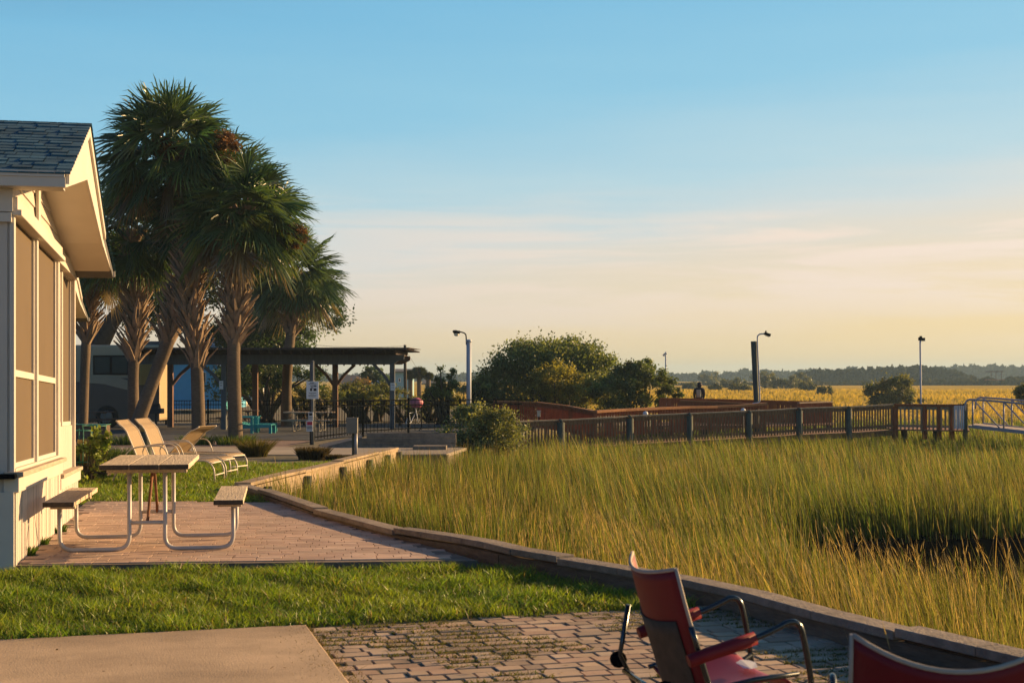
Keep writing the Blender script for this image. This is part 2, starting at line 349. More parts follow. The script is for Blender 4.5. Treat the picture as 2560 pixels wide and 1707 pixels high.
structure(np_mesh('mud', V, np.stack([idx, idx + 1, idx + nx + 1, idx + nx], 1), None, M['mud']), 'dark tidal mud under the marsh grass', 'mud')
m, nt_, b = nodes('far_marsh'); N = nt_.nodes; L = nt_.links
tc = N.new('ShaderNodeTexCoord'); mp = N.new('ShaderNodeMapping'); mp.inputs['Scale'].default_value = (.02, .05, 1); L.new(tc.outputs['Object'], mp.inputs['Vector'])
nz = N.new('ShaderNodeTexNoise'); nz.inputs['Scale'].default_value = 1; nz.inputs['Detail'].default_value = 9; nz.inputs['Roughness'].default_value = .7; L.new(mp.outputs['Vector'], nz.inputs['Vector'])
rp = N.new('ShaderNodeValToRGB'); cr = rp.color_ramp; cr.elements[0].position = .32; cr.elements[1].position = .7
cr.elements[0].color = (.34, .265, .06, 1); cr.elements[1].color = (.64, .45, .10, 1)
e = cr.elements.new(.5); e.color = (.52, .37, .08, 1)
L.new(nz.outputs['Fac'], rp.inputs['Fac']); L.new(rp.outputs['Color'], b.inputs['Base Color']); b.inputs['Roughness'].default_value = 1; b.inputs['Specular IOR Level'].default_value = 0
n3 = N.new('ShaderNodeTexNoise'); n3.inputs['Scale'].default_value = 1.2; n3.inputs['Detail'].default_value = 8; L.new(tc.outputs['Object'], n3.inputs['Vector'])
bp = N.new('ShaderNodeBump'); bp.inputs['Strength'].default_value = 1; bp.inputs['Distance'].default_value = 1.2; L.new(n3.outputs['Fac'], bp.inputs['Height']); L.new(bp.outputs['Normal'], b.inputs['Normal'])
M['farmarsh'] = m
g = MB()
ys = [75, 90, 110, 140, 200, 300, 500, 800, 1200, 2000, 2600]
xs = [-2200, -900, -300, -100, 0, 60, 150, 400, 900, 2200]
for y in ys:
    for x in xs: g.v.append((x, y, -1.35 + min(1, (y - 75) / 60) * .65))
for i in range(len(ys) - 1):
    for j in range(len(xs) - 1):
        a = i * len(xs) + j; g.f.append([a, a + 1, a + len(xs) + 1, a + len(xs)]); g.m.append(0); g.s.append(True)
structure(g.build('marsh', M['farmarsh']), 'golden salt marsh spreading to the far treeline', 'marsh')

def zpatio(D): return .06 - .0222 * (D - 11.15)
PATIO = [(-3.95, 11.12), (-.27, 11.5), (-3.0, 18.7), (-5.6, 19.0)]
def pave(name, poly, ang, L_, W_, zf, base, jit, gap, seed, mats, th=.05, tilt=.012, cols=None, border=None):
    rnd = random.Random(seed); ca, sa = math.cos(ang), math.sin(ang)
    us = [x * ca + y * sa for x, y in poly]; vs = [-x * sa + y * ca for x, y in poly]
    V, Q, C = [], [], []
    r = 0; v = min(vs)
    while v < max(vs):
        u = min(us) - rnd.random() * .3
        while u < max(us):
            l = rnd.choice(L_); cx, cy = u + l / 2, v + W_ / 2
            x, y = cx * ca - cy * sa, cx * sa + cy * ca
            bi = border[0] if border else 0
            if all(in_poly(np.array([x + qx]), np.array([y + qy]), poly)[0] for qx, qy in (((0, 0), (l * .45, -W_ * .5 - bi), (-l * .45, -W_ * .5 - bi), (l * .4, W_ * .4)) if border else ((0, 0),))):
                dz = rnd.gauss(0, jit); tx, ty = rnd.gauss(0, tilt), rnd.gauss(0, tilt); rot = rnd.gauss(0, .012)
                hl, hw = l / 2 - gap, W_ / 2 - gap; ch = border[1] if border else .0028 + .0015 * rnd.random()
                c = rnd.choice(cols); k = rnd.uniform(.9, 1.1) if border else rnd.uniform(.8, 1.15); b0 = len(V)
                for (q, zz) in ((0, -th), (0, -ch), (ch, 0)):
                    for sx, sy in ((-1, -1), (1, -1), (1, 1), (-1, 1)):
                        a, bb = sx * (hl - q), sy * (hw - q); a, bb = a - bb * rot, bb + a * rot
                        uu, vv = cx + a, cy + bb
                        px_, py_ = uu * ca - vv * sa, uu * sa + vv * ca
                        V.append((px_, py_, zf(py_) + dz + zz + a * tx + bb * ty)); C.append([min(1, e * k) for e in c])
                for lv in (0, 4):
                    for j in range(4): Q.append((b0 + lv + j, b0 + lv + (j + 1) % 4, b0 + lv + 4 + (j + 1) % 4, b0 + lv + 4 + j))
                Q.append((b0 + 8, b0 + 9, b0 + 10, b0 + 11))
            u += l
        v += W_; r += 1
    return np_mesh(name, V, Q, None, mats, C)
# patio slab with a real edge, brick courses laid on it
s = MB(); pts = [(x, y, zpatio(y) - .045) for x, y in PATIO]; s.ext([(x, y, z - .10) for x, y, z in pts], (0, 0, .137))
structure(s.build('patio_base', mat('shaded_concrete', (.17, .13, .10), .95, .35, 6, bump=.3)), 'edge and bed of the brick patio by the cottage', 'patio')  # shade on the front edge is carried by this darker concrete colour
structure(pave('patio', PATIO, R(7.5), (.14, .2, .2, .28), .15, zpatio, None, .0006, .0028, 3, M['brick'], tilt=.0012, border=(.035, .0018), cols=[(.46, .325, .245), (.47, .335, .255), (.44, .31, .235), (.46, .34, .26), (.43, .30, .23)]),
          'pinkish brick patio under the picnic table', 'patio')
PAVE = [(-1.235, 8.655), (1.45, 9.46), (2.4, 6.9), (3.9, 3.6), (.1, 3.6)]
s = MB(); s.ext([(x, y, -.09) for x, y in PAVE], (0, 0, .084)); structure(s.build('paving_bed', M['joint']), 'sandy joint bed between the foreground pavers', 'paving')
structure(pave('paving', PAVE, R(16.6), (.11, .15, .15, .2), .118, lambda D: .006, None, .0022, .0058, 5, M['brick'], tilt=.010, cols=[(.42, .31, .21), (.45, .33, .22), (.37, .275, .19), (.43, .295, .20), (.48, .37, .26)]),
          'weathered tan brick paving around the red chairs', 'paving')
SLAB = [(-2.89, 8.14), (-1.235, 8.635), (.05, 3.9), (-1.0, 3.0), (-6, 3.0), (-6, 7.2)]
s = MB(); s.ext([(x, y, -.1) for x, y in SLAB], (0, 0, .125)); structure(s.build('concrete_slab', M['concrete'], bevel=.008), 'smooth tan concrete slab in the near left corner', 'slab')
# far paths
s = MB()
path = [(-30, 33.5), (-6.4, 33.5), (-2.9, 33.6), (-1.55, 34.0), (-1.2, 38.0), (-6.3, 38.5), (-30, 38.2)]
s.ext([(x, y, zg(y) - .05) for x, y in path], (0, 0, .075)); structure(s.build('footpath', M['path']), 'pale concrete footpath in front of the black fence', 'path')
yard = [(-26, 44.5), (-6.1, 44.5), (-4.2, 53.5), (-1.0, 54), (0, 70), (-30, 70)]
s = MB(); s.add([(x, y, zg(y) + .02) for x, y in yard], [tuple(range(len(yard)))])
structure(s.build('courtyard', mat('shaded_paving', (.032, .037, .042), .9, .35, 1.5, bump=.2)), 'paved courtyard around the pavilion, its shade put into the colour', 'pavement')  # courtyard shade is put into this dark bluish base colour
YB = [(-16, 38.7), (-6.1, 38.7), (-6.1, 44.4), (-16, 44.4)]
s = MB(); s.add([(x, y, zg(y) + .01) for x, y in YB], [tuple(range(4))])
structure(s.build('brick_walk', mat('brick_walk', (.25, .17, .125), .9, .4, 5, (1, 4, 1), bump=.4)), 'reddish brick walk in front of the palms', 'path')
# ------------------------------------------------------------------ cottage
def HH(d, v, z): return (-3.88 - .2125 * d + .978 * v, 11.15 + d + .2079 * v, z - .0222 * d)
TOP = [(-.2, 3.09), (1.81, 3.85), (3.84, 3.135), (5.37, 2.87)]
BOT = [(-.2, 2.96), (1.78, 3.39), (3.84, 3.0), (5.37, 2.80)]
def hbox(mb, d0, d1, v0, v1, z0, z1, mi=0):
    return mb.hexa([HH(d0, v0, z0), HH(d0, v1, z0), HH(d1, v1, z0), HH(d1, v0, z0), HH(d0, v0, z1), HH(d0, v1, z1), HH(d1, v1, z1), HH(d1, v0, z1)], mi)
OV = .45
ct = thing('cottage', 'white cottage with screened porch and blue shingle roof in the near left', 'house', (-3.88, 11.15, 0))
# gable siding laps
sd_ = MB(); z = 2.90; DE = 5.55
while z < 3.4:
    zt = z + .125; zm = z + .06
    d0 = 0.0 if zm < 2.98 else interp(zm, [(2.96, -.2), (3.39, 1.78)])
    d1 = 4.6 if zm < 2.96 else interp(-zm, [(-3.39, 1.78), (-3.0, 3.84), (-2.80, 5.37)])
    d0 = max(d0, 0); d1 = min(d1, 5.4)
    if d1 > d0:
        sd_.hexa([HH(d0, -.04, z), HH(d0, .016, z), HH(d1, .016, z), HH(d1, -.04, z), HH(d0, -.04, zt), HH(d0, .002, zt), HH(d1, .002, zt), HH(d1, -.04, zt)])
    z += .125
sd_.build('gable_siding', M['whitewall'], ct)
w_ = MB()
w_.ext([HH(0, -.12, 0), HH(DE, -.12, 0), HH(DE, -.12, 2.79), HH(3.84, -.12, 2.98), HH(1.78, -.12, 3.37), HH(0, -.12, 2.99)], tuple(Vector(HH(0, -.2, 0)) - Vector(HH(0, -.12, 0))))
hbox(w_, DE - .1, DE, -6, -.205, -.1, 2.78); hbox(w_, .02, .1, -6, -.205, -.2, 2.97); hbox(w_, .02, DE, -6.1, -6, -.2, 2.8)
w_.build('wall', M['whitewall'], ct)
fr = MB()    # front wall, in shade: cladding, corner, trim
hbox(fr, -.03, .015, -6, -.005, -.15, 2.955); fr.build('front_wall', M['whitewall'], ct)
for q in ((-.075, -.035, -.5, .03, -.05, .62), (-.06, -.035, -.35, .02, 2.78, 2.96), (-.075, -.035, -1.2, .012, 2.70, 2.77)):
    fr = MB(); hbox(fr, *q); fr.build('corner_trim', M['white'], ct)
fr = MB(); hbox(fr, -.16, -.032, -3, .05, .725, .762); fr.build('ledge', M['black'], ct, bevel=.004)
# porch posts, header, sills and screens
def win(d0, d1, z0, z1, v, rail=None):
    f = MB(); t = .045
    hbox(f, d0, d0 + t, v, v + .035, z0, z1); hbox(f, d1 - t, d1, v, v + .035, z0, z1)
    hbox(f, d0 + t, d1 - t, v, v + .035, z0, z0 + t); hbox(f, d0 + t, d1 - t, v, v + .035, z1 - t, z1)
    if rail: hbox(f, d0 + t, d1 - t, v + .002, v + .033, rail - .028, rail + .028)
    o = f.build('window', M['rail'], ct, bevel=.004)
    s = MB(); hbox(s, d0 + .01, d1 - .01, v + .008, v + .014, z0 + .01, z1 - .01); s.build('screen', M['screen'], o)
win(.03, 1.50, .79, 2.80, -.03, 1.545); win(1.57, 3.31, .79, 2.80, -.03, 1.545)
win(3.43, 4.32, 1.08, 2.78, -.08); win(4.36, 5.46, 1.08, 2.78, -.08)
for q in ((-.03, .05, -.03, .03, .76, 2.84), (1.49, 1.58, -.03, .03, .79, 2.84), (3.31, 3.43, -.08, .03, .60, 2.84), (4.30, 4.38, -.1, -.03, 1.08, 2.78), (5.44, 5.53, -.1, .0, .1, 2.79)):
    po = MB(); hbox(po, *q); po.build('porch_post', M['white'], ct, bevel=.006)
hd = MB(); hbox(hd, -.035, 3.45, -.02, .055, 2.80, 2.90); hbox(hd, -.04, 3.43, -.02, .085, 2.755, 2.80); hbox(hd, 3.45, 5.5, -.07, .03, 2.75, 2.9); hd.build('header', M['white'], ct, bevel=.005)
tr = MB(); hbox(tr, 1.46, 1.62, .02, .045, 2.9, 3.37); tr.build('gable_trim', M['white'], ct)
for q in ((-.05, 3.42, -.05, .10, .735, .775), (3.42, 5.62, -.08, .075, .56, .60)): si = MB(); hbox(si, *q); si.build('window_sill', M['sill'], ct, bevel=.006)
kn = MB(); d = 3.45
while d < 5.45:
    hbox(kn, d, min(d + .2, 5.46) - .004, -.085, -.03, .60, 1.08); d += .2
hbox(kn, 0, 3.42, -.04, .035, .775, .80); kn.build('knee_panel', M['whitewall'], ct)
sk = MB(); rnd = random.Random(2); d = -.03
while d < 5.58:
    hi, off = (.62, .05) if d < 3.32 else (.45, .03)
    hbox(sk, d, d + .088, -.05, off - .012 + rnd.uniform(-.004, .004), .02, hi); d += .098
hbox(sk, -.03, 5.6, -.045, .018, .02, .5)
sk.build('skirt_boards', M['whitewall'], ct)
for q in ((-.05, 3.36, -.05, .066, .615, .735), (3.38, 5.62, -.05, .05, .445, .56)): sk = MB(); hbox(sk, *q); sk.build('skirt_trim', M['white'], ct, bevel=.006)
# roof
rf = MB()
prof = [HH(d, OV - .02, z - .025) for d, z in TOP] + [HH(d, OV - .02, z - .10) for d, z in TOP[::-1]]
rf.ext(prof, tuple(Vector(HH(0, -6.2, 0)) - Vector(HH(0, OV - .02, 0)))); roof = rf.build('roof', M['greyroof'], ct)
V, Q, C = [], [], []; rnd = random.Random(4)
def slope_tabs(d0, z0, d1, z1, n, full):
    for i in range(n):
        a, b_ = i / n, (i + 1) / n + .25 / n
        v = OV + .015; 
        while v > (-3.0 if full else -.6):
            wd = rnd.choice((.09, .12, .15, .18)); v2 = v - wd
            th = rnd.choice((.008, .012, .018)); k = rnd.uniform(.78, 1.22); bb = len(V)
            sl = (z1 - z0) / (d1 - d0)
            for (t, up) in ((a - rnd.uniform(0, .08) / n, th), (min(b_, 1.0), .004)):
                dd = lerp(d0, d1, t); zz = lerp(z0, z1, t)
                for vv in (v, v2 + .004):
                    V.append(HH(dd, vv, zz + up - .02)); 
            V.extend([HH(lerp(d0, d1, a), v, lerp(z0, z1, a) - .024), HH(lerp(d0, d1, a), v2 + .004, lerp(z0, z1, a) - .024)])
            C.extend([[.040 * k, .125 * k, .18 * k]] * 6)
            Q.extend([(bb, bb + 1, bb + 3, bb + 2), (bb + 4, bb + 5, bb + 1, bb)])
            v = v2
slope_tabs(-.24, 3.075, 1.82, 3.862, 17, True)
slope_tabs(3.86, 3.13, 1.80, 3.862, 15, False)
slope_tabs(5.4, 2.865, 3.84, 3.14, 10, False)
np_mesh('shingles', V, Q, None, M['shingle'], C, roof)
rk = MB()   # rake board with its stepped lower edge
rk.ext([HH(d, OV - .02, z) for d, z in ((-.2, 3.05), (1.81, 3.82), (3.84, 3.10), (3.84, 3.03), (1.81, 3.73), (-.2, 2.98))], tuple(Vector(HH(0, .022, 0)) - Vector(HH(0, 0, 0))))
ra = [(-.2, 3.045), (1.81, 3.80), (3.84, 3.085), (5.37, 2.835)]; rb = [(5.37, 2.79), (3.86, 2.96), (3.80, 2.96), (1.80, 3.335), (-.2, 2.955)]
rk.ext([HH(d, OV - .045, z) for d, z in ra + rb], tuple(Vector(HH(0, .022, 0)) - Vector(HH(0, 0, 0))))
rk.build('rake_board', M['white'], ct)
for nm, q in (('gutter', (-.235, -.2, -6, OV - .03, 3.03, 3.075)), ('fascia', (-.225, -.19, -6, OV - .025, 2.955, 3.03)), ('eave_soffit', (-.19, .02, -6, OV - .05, 2.957, 2.975)), ('fascia', (5.36, 5.40, -6, OV, 2.785, 2.85))):
    fa = MB(); hbox(fa, *q); fa.build(nm, M['white'], ct)
so_ = MB(); d = -.18
while d < 5.34:
    e = min(d + (.10 if d < 3.8 else 2), 5.36); flat = d > 3.84
    z0, z1 = interp(d, BOT), interp(e, BOT)
    off = 0 if flat else -.022
    so_.hexa([HH(d, -.02, z0 + .0), HH(d, OV - .04, z0), HH(e, OV - .04, z1 + off), HH(e, -.02, z1 + off)] + [HH(q, v, zz + .03) for q, v, zz in ((d, -.02, z0), (d, OV - .04, z0), (e, OV - .04, z1), (e, -.02, z1))])
    d = e + (.014 if not flat else 0)
so_.build('soffit', M['soffit'], ct)
# neighbouring cottage, the same build further along
c2 = copy_tree(ct); c2.location = (-3.88 - 3.05, 11.15 + 9.4, -.14); c2['label'] = 'second white cottage, mostly hidden behind the first, only its gable corner showing'
ct['group'] = c2['group'] = 'white cottages'

# ------------------------------------------------------------------ picnic table, chaises
def along(pts, seg=6, r=.1):           # rounded polyline
    pts = [Vector(p) for p in pts]; o = [pts[0]]
    for a, b_, c in zip(pts, pts[1:], pts[2:]):
        u = (a - b_); v = (c - b_); k = min(r, u.length * .49, v.length * .49); p, q = b_ + u.normalized() * k, b_ + v.normalized() * k
        for i in range(seg + 1):
            t = i / seg; o.append(p * (1 - t) ** 2 + b_ * 2 * t * (1 - t) + q * t * t)
    o.append(pts[-1]); return o
def picnic(name, label, loc, rz, sink=0, wood='bench_wood', pipe='galv', group=None, L0=-.30, L1=1.30):
    t = thing(name, label, 'picnic table', (0, 0, 0), group)
    for i, x in enumerate((-.243, 0, .243)):
        m = MB(); m.box((x, (L0 + L1) / 2, .725), (.236, L1 - L0, .042)); m.m[2] = m.m[4] = 1; m.build('table_board', [M[wood], M['endshade']], t, bevel=.004)
    for y in (0, 1.0): m = MB(); m.box((0, y, .683), (.66, .075, .042)); m.build('cleat', M[wood], t, bevel=.004)
    for sx in (-1, 1):
        m = MB(); m.box((sx * .685, (L0 + L1) / 2, .425), (.245, L1 - L0, .042)); m.m[2] = m.m[4] = 1; m.build('bench_seat', [M[wood], M['endshade']], t, bevel=.004)
        for y in (0, 1.0): m = MB(); m.box((sx * .685, y, .385), (.2, .075, .038)); m.build('seat_cleat', M[wood], t, bevel=.004)
        for y in (0, 1.0):
            m = MB(); m.tube(along([(sx * .715, y, .37), (sx * .715, y, .018), (sx * .147, y, .018), (sx * .147, y, .665)], 7, .11), .0185, 10)
            m.build('leg_loop', M[pipe], t)
    for y in (0, 1.0):
        m = MB(); m.tube([(-.147, y, .24), (.147, y, .24)], .016, 8); m.build('crossbar', M[pipe], t)
        m = MB(); s = -1 if y == 0 else 1
        m.tube([(0, y, .235), (.005, y - s * .05, .30), (.01, .5 - s * -.06, .695)], .013, 8); m.build('brace', M['rust'], t)
        m.build
    t.location = loc; t.rotation_euler = (0, 0, rz); return t
picnic('picnic_table', 'weathered board picnic table on galvanised pipe legs standing on the brick patio', (X(368, 12.2), 12.2, zpatio(12.4) + .006), R(9.2))

def chaise(name, label, back_deg, parent_group):
    t = thing(name, label, 'chaise longue', (0, 0, 0), parent_group)   # local: x towards the foot, y across
    W_ = .29
    a = R(back_deg); hx, hz = 0, .36
    bl = .715
    def bp(s, off=0): 
        c = 0.10 * max(0, (s - .72)) / .28
        return (hx + math.cos(a) * bl * s - c * math.copysign(1, math.cos(a)) * -1 * .9, hz + math.sin(a) * bl * s - (0 if s < .85 else .02))
    # seat sling
    m = MB(); n = 10; vs = []; pts = []
    for i in range(n + 1):
        x = i / n * 1.10; pts.append((x, .36 - .018 * math.sin(math.pi * i / n)))
    pts += [(1.16, .345), (1.19, .31)]
    for x, z in pts: vs += [(x, -W_, z), (x, W_, z)]
    for x, z in pts[::-1]: vs += [(x, -W_, z - .012), (x, W_, z - .012)]
    k = len(vs) // 2
    m.add(vs, [(2 * i, 2 * i + 1, 2 * ((i + 1) % k) + 1, 2 * ((i + 1) % k)) for i in range(k)] + [tuple(2 * i for i in range(k)), tuple(2 * i + 1 for i in range(k))[::-1]], 0, False)
    m.build('seat_sling', M['sling'], t)
    m = MB(); vs = []; pts = []
    for i in range(11):
        s = i / 10; x, z = bp(s); pts.append((x, z))
    d = Vector((-math.sin(a), 0, math.cos(a))) * .014
    for x, z in pts: vs += [(x, -W_, z), (x, W_, z)]
    for x, z in pts[::-1]: vs += [(x + d.x, -W_, z + d.z), (x + d.x, W_, z + d.z)]
    k = len(vs) // 2
    m.add(vs, [(2 * i, 2 * i + 1, 2 * ((i + 1) % k) + 1, 2 * ((i + 1) % k)) for i in range(k)] + [tuple(2 * i for i in range(k)), tuple(2 * i + 1 for i in range(k))[::-1]])
    m.build('back_sling', M['sling'], t)
    for sy in (-1, 1):
        y = sy * (W_ + .012)
        m = MB()
        m.tube(along([(-.42, y, .01), (-.30, y, .35), (1.13, y, .352), (1.235, y, .24), (1.25, y, .01)], 5, .14), .0135, 8)
        m.build('side_frame', M['frame_cream'], t)
        m = MB(); m.tube([(x, y, z) for x, z in pts], .012, 8); m.build('back_rail', M['frame_cream'], t)
        m = MB(); m.tube(along([(-.36, y * 1.04, .12), (-.16, y * 1.05, .56), (.42, y * 1.05, .60), (.52, y * 1.04, .35)], 6, .2), .012, 8); m.build('armrest', M['frame_cream'], t)
    for x, z in ((-.36, .18), (1.245, .12), (1.19, .31)): m = MB(); m.tube([(x, -W_ - .012, z), (x, W_ + .012, z)], .011, 8); m.build('stretcher', M['frame_cream'], t)
    return t
def place(t, x, y, rz): t.location = (x, y, zg(y) + .01); t.rotation_euler = (0, 0, rz)
grp = 'tan sling chaises on the lawn'
c_ = chaise('chaise_lounge', 'tan sling chaise nearest the picnic table, backrest upright at the far left', 113, grp); place(c_, X(553, 23.6) - 1.25, 23.55, R(-3))
c_ = chaise('chaise_lounge', 'tan sling chaise with upright backrest, middle of the three on the lawn', 112, grp); place(c_, X(590, 24.9) - 1.25, 24.75, R(-7))
c_ = chaise('chaise_lounge', 'tan sling chaise farthest back, its backrest folded forward over the seat', 44, grp); place(c_, X(611, 26.4) - 1.22, 26.5, R(-19))

# ------------------------------------------------------------------ red folding chairs in the foreground
def red_chair(label, dip=.035):
    t = thing('folding_chair', label, 'camp chair', (0, 0, 0), 'red folding camp chairs'); hw = .258
    # local: x forward, y left
    bk = lambda z: .0 + (.82 - z) * .27 + max(0, .62 - z) * .05
    m = MB()
    def sheet(mb, z0, z1, off, y0, y1, nz, ny, th, sag, topdip=0):
        vs = []
        for side in (0, 1):
            for i in range(nz + 1):
                for j in range(ny + 1):
                    y = lerp(y0, y1, j / ny); q = 1 - (y / hw) ** 2; zz = lerp(z0, z1, i / nz)
                    if i == nz: zz -= topdip * q
                    elif i > 0: zz -= topdip * q * i / nz
                    vs.append((bk(zz) - sag * q - off - side * th, y, zz))
        n1 = (nz + 1) * (ny + 1); fs = []
        for i in range(nz):
            for j in range(ny):
                a = i * (ny + 1) + j; fs += [(a, a + 1, a + ny + 2, a + ny + 1), (n1 + a + ny + 1, n1 + a + ny + 2, n1 + a + 1, n1 + a)]
        for j in range(ny):
            fs += [(j + 1, j, n1 + j, n1 + j + 1)]; a = nz * (ny + 1) + j; fs += [(a, a + 1, n1 + a + 1, n1 + a)]
        for i in range(nz):
            a = i * (ny + 1); fs += [(a, a + ny + 1, n1 + a + ny + 1, n1 + a)]; a += ny; fs += [(a + ny + 1, a, n1 + a, n1 + a + ny + 1)]
        mb.add(vs, fs, 0, True)
    sheet(m, .36, .825, 0, -hw, hw, 12, 14, .008, .075, dip); back = m.build('backrest', M['red'], t)
    m = MB(); sheet(m, .30, .64, .011, -hw * .8, hw * .8, 6, 10, .006, .072, .03); m.build('back_pocket', M['mesh'], back)
    m = MB(); pts = []
    for j in range(15):
        y = lerp(-hw, hw, j / 14); q = 1 - (y / hw) ** 2; z = .827 - dip * q; pts.append((bk(z) - .075 * q - .004, y, z))
    m.tube(pts, .0075, 6); 
    for sy in (-1, 1): m.tube([(bk(z) - .004, sy * (hw + .004), z) for z in (.83, .7, .55, .42)], .007, 6)
    m.build('piping', M['piping'], back)
    for sy in (-1, 1):
        y = sy * (hw + .012)
        m = MB(); m.tube([(bk(z) - .006, y, z) for z in (.62, .56, .42, .30)], .011, 8); m.build('back_post', M['chrome'], t)
        m = MB(); ya = sy * (hw + .035)
        arm = along([(.05, ya, .505), (.33, ya, .585), (.455, ya, .648), (.50, ya, .45), (.545, ya, .012)], 8, .14)
        m.tube(arm, .0115, 10); ao = m.build('arm_tube', M['chrome'], t)
        m = MB(); m.tube([(.03, ya, .50), (.10, ya, .521), (.20, ya, .549), (.285, ya, .573)], [.024, .026, .026, .025], 10); m.build('arm_pad', M['red'], ao)
        m = MB(); m.tube(([(-.02, y, .62)] if sy > 0 else []) + [(-.055, y, .42), (.05, y, .22), (.47, y, .012)], .0105, 8); m.build('leg', M['chrome'], t)
        m = MB(); m.tube([(.50, y, .40), (.22, y, .23), (-.06, y, .012)], .0105, 8); m.build('leg', M['chrome'], t)
        m = MB(); m.lathe([(.001, -.02), (.03, -.02), (.034, 0), (.03, .02), (.001, .02)], (0, 0, 0), 12)
        m.v = [(a - .055, c + y + sy * .02, b + .40) for a, b, c in m.v]; m.build('hinge', M['black'], t)
    for x, z in ((-.04, .36), (.48, .05), (-.04, .03)): m = MB(); m.tube([(x, -hw, z), (x, hw, z)], .011, 8); m.build('crossbar', M['chrome'], t)
    # seat: hammock between side rails, front edge curling down
    m = MB(); nx_, ny_ = 14, 12; vs = []
    for side in (0, 1):
        for i in range(nx_ + 1):
            for j in range(ny_ + 1):
                u = i / nx_; y = lerp(-hw, hw, j / ny_); q = 1 - (y / hw) ** 2
                x = .08 + .41 * u; z = .375 + .06 * u - .035 * q * (1 - .4 * u)
                if u > .72: z -= (u - .72) ** 2 * .75; x -= (u - .72) ** 2 * .35
                vs.append((x, y, z - side * .008))
    n1 = (nx_ + 1) * (ny_ + 1); fs = []
    for i in range(nx_):
        for j in range(ny_):
            a = i * (ny_ + 1) + j; fs += [(a, a + ny_ + 1, a + ny_ + 2, a + 1), (n1 + a + 1, n1 + a + ny_ + 2, n1 + a + ny_ + 1, n1 + a)]
    for j in range(ny_):
        a = nx_ * (ny_ + 1) + j; fs += [(a, n1 + a, n1 + a + 1, a + 1), (j, j + 1, n1 + j + 1, n1 + j)]
    for i in range(nx_):
        a = i * (ny_ + 1); fs += [(a, n1 + a, n1 + a + ny_ + 1, a + ny_ + 1)]; a += ny_; fs += [(a, a + ny_ + 1, n1 + a + ny_ + 1, n1 + a)]
    m.add(vs, fs, 0, True); so2 = m.build('seat', M['redseat'], t)
    for sy in (-1, 1):
        m = MB(); m.tube([(.06, sy * hw, .372), (.30, sy * hw, .415), (.47, sy * hw, .428)], .010, 8); m.build('seat_rail', M['chrome'], t)
    m = MB(); m.tube([(.085, sy2, .378) for sy2 in (-hw, 0, hw)], .004, 5); m.build('stitching', M['piping'], so2)
    # worn silver patch printed near the front of the seat
    m = MB()
    m.add([(.345, .05, .425), (.375, .075, .43), (.405, .06, .43), (.42, .03, .427), (.40, -.035, .4225), (.37, -.05, .419), (.35, -.02, .418)], [tuple(range(7))[::-1]], 0)
    m.v = [(x, y, z - .032 * (1 - (y / hw) ** 2) * .68 + .012) for x, y, z in m.v]
    m.build('printed_patch', M['paper'], so2)
    return t
ch = red_chair('red folding camp chair on the pavers seen from behind, facing the marsh')
ch.location = (.54, 5.45, -.016); ch.rotation_euler = (0, 0, R(12.7))
ch2 = red_chair('red camp chair in the bottom right corner, only the top of its backrest showing', .078)
ch2.location = (1.165, 3.80, -.012); ch2.rotation_euler = (0, 0, R(80))

# ------------------------------------------------------------------ timber seawall, two runs
def run(name, label, pts, capw, face_out, capmat, facemat, posts, depth, post_side):
    t = thing(name, label, 'seawall', (pts[0][0], pts[0][1], 0), 'timber seawalls')
    P_ = [Vector(p) for p in pts]
    dist = [0]
    for a, b_ in zip(P_, P_[1:]): dist.append(dist[-1] + (b_ - a).length)
    def at(s):
        for i in range(len(P_) - 1):
            if s <= dist[i + 1] or i == len(P_) - 2:
                u = (s - dist[i]) / (dist[i + 1] - dist[i]); return P_[i].lerp(P_[i + 1], u), (P_[i + 1] - P_[i]).normalized()
    s = 0; rnd = random.Random(len(pts)); k = 0
    while s < dist[-1] - .05:
        l = rnd.choice((2.4, 3.0, 3.6)); e = min(s + l, dist[-1]); n = 5; m = MB()
        lift = .0 if k % 2 else .018
        for i in range(n):
            a, _ = at(lerp(s, e - .006, i / n)); b_, _ = at(lerp(s, e - .012, (i + 1) / n))
            m.beam(a + Vector((0, 0, lift)), b_ + Vector((0, 0, lift)), capw, .05)
        m.build('cap_board', M[capmat], t, bevel=.006); s = e; k += 1
    for side in face_out:               # plank courses under the cap
        m = MB()
        n = int(dist[-1] / .8)
        for r_ in range(int(depth / .19)):
            for i in range(n):
                a, ta = at(dist[-1] * i / n); b_, tb = at(dist[-1] * (i + 1) / n)
                nn = Vector((ta.y, -ta.x, 0)) * side * (capw * .5 - .045)
                zz = Vector((0, 0, -.025 - .095 - r_ * .19))
                m.beam(a + nn + zz, b_ + nn + zz, .04 - (r_ % 2) * .006, .182)
        m.build('face_boards', M[facemat], t)
    for s in posts:
        a, ta = at(s); nn = Vector((ta.y, -ta.x, 0)) * post_side * (capw * .5 + .04)
        m = MB(); m.tube([a + nn + Vector((0, 0, -1.9)), a + nn + Vector((0, 0, -.07))], .062, 10); m.build('post', M['pile'], t)
    return t
NEAR = [(3.4, 5.0, .13), (2.47, 6.95, .13), (1.86, 8.22, .13), (1.43, 9.36, .13), (.85, 10.2, .13), (.063, 11.34, .12), (-.27, 12.1, .11), (-1.05, 13.5, .06), (-2.18, 16.3, .0), (-3.11, 19, -.05), (-3.89, 20.8, -.055)]
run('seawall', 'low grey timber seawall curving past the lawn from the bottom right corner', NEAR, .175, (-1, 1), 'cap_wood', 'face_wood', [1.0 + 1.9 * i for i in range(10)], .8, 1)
FAR = [(-3.89, 20.8, -.05), (-3.72, 23.2, -.075), (-3.40, 26.5, -.10), (-3.02, 30.5, -.12), (-2.75, 33.5, -.135)]
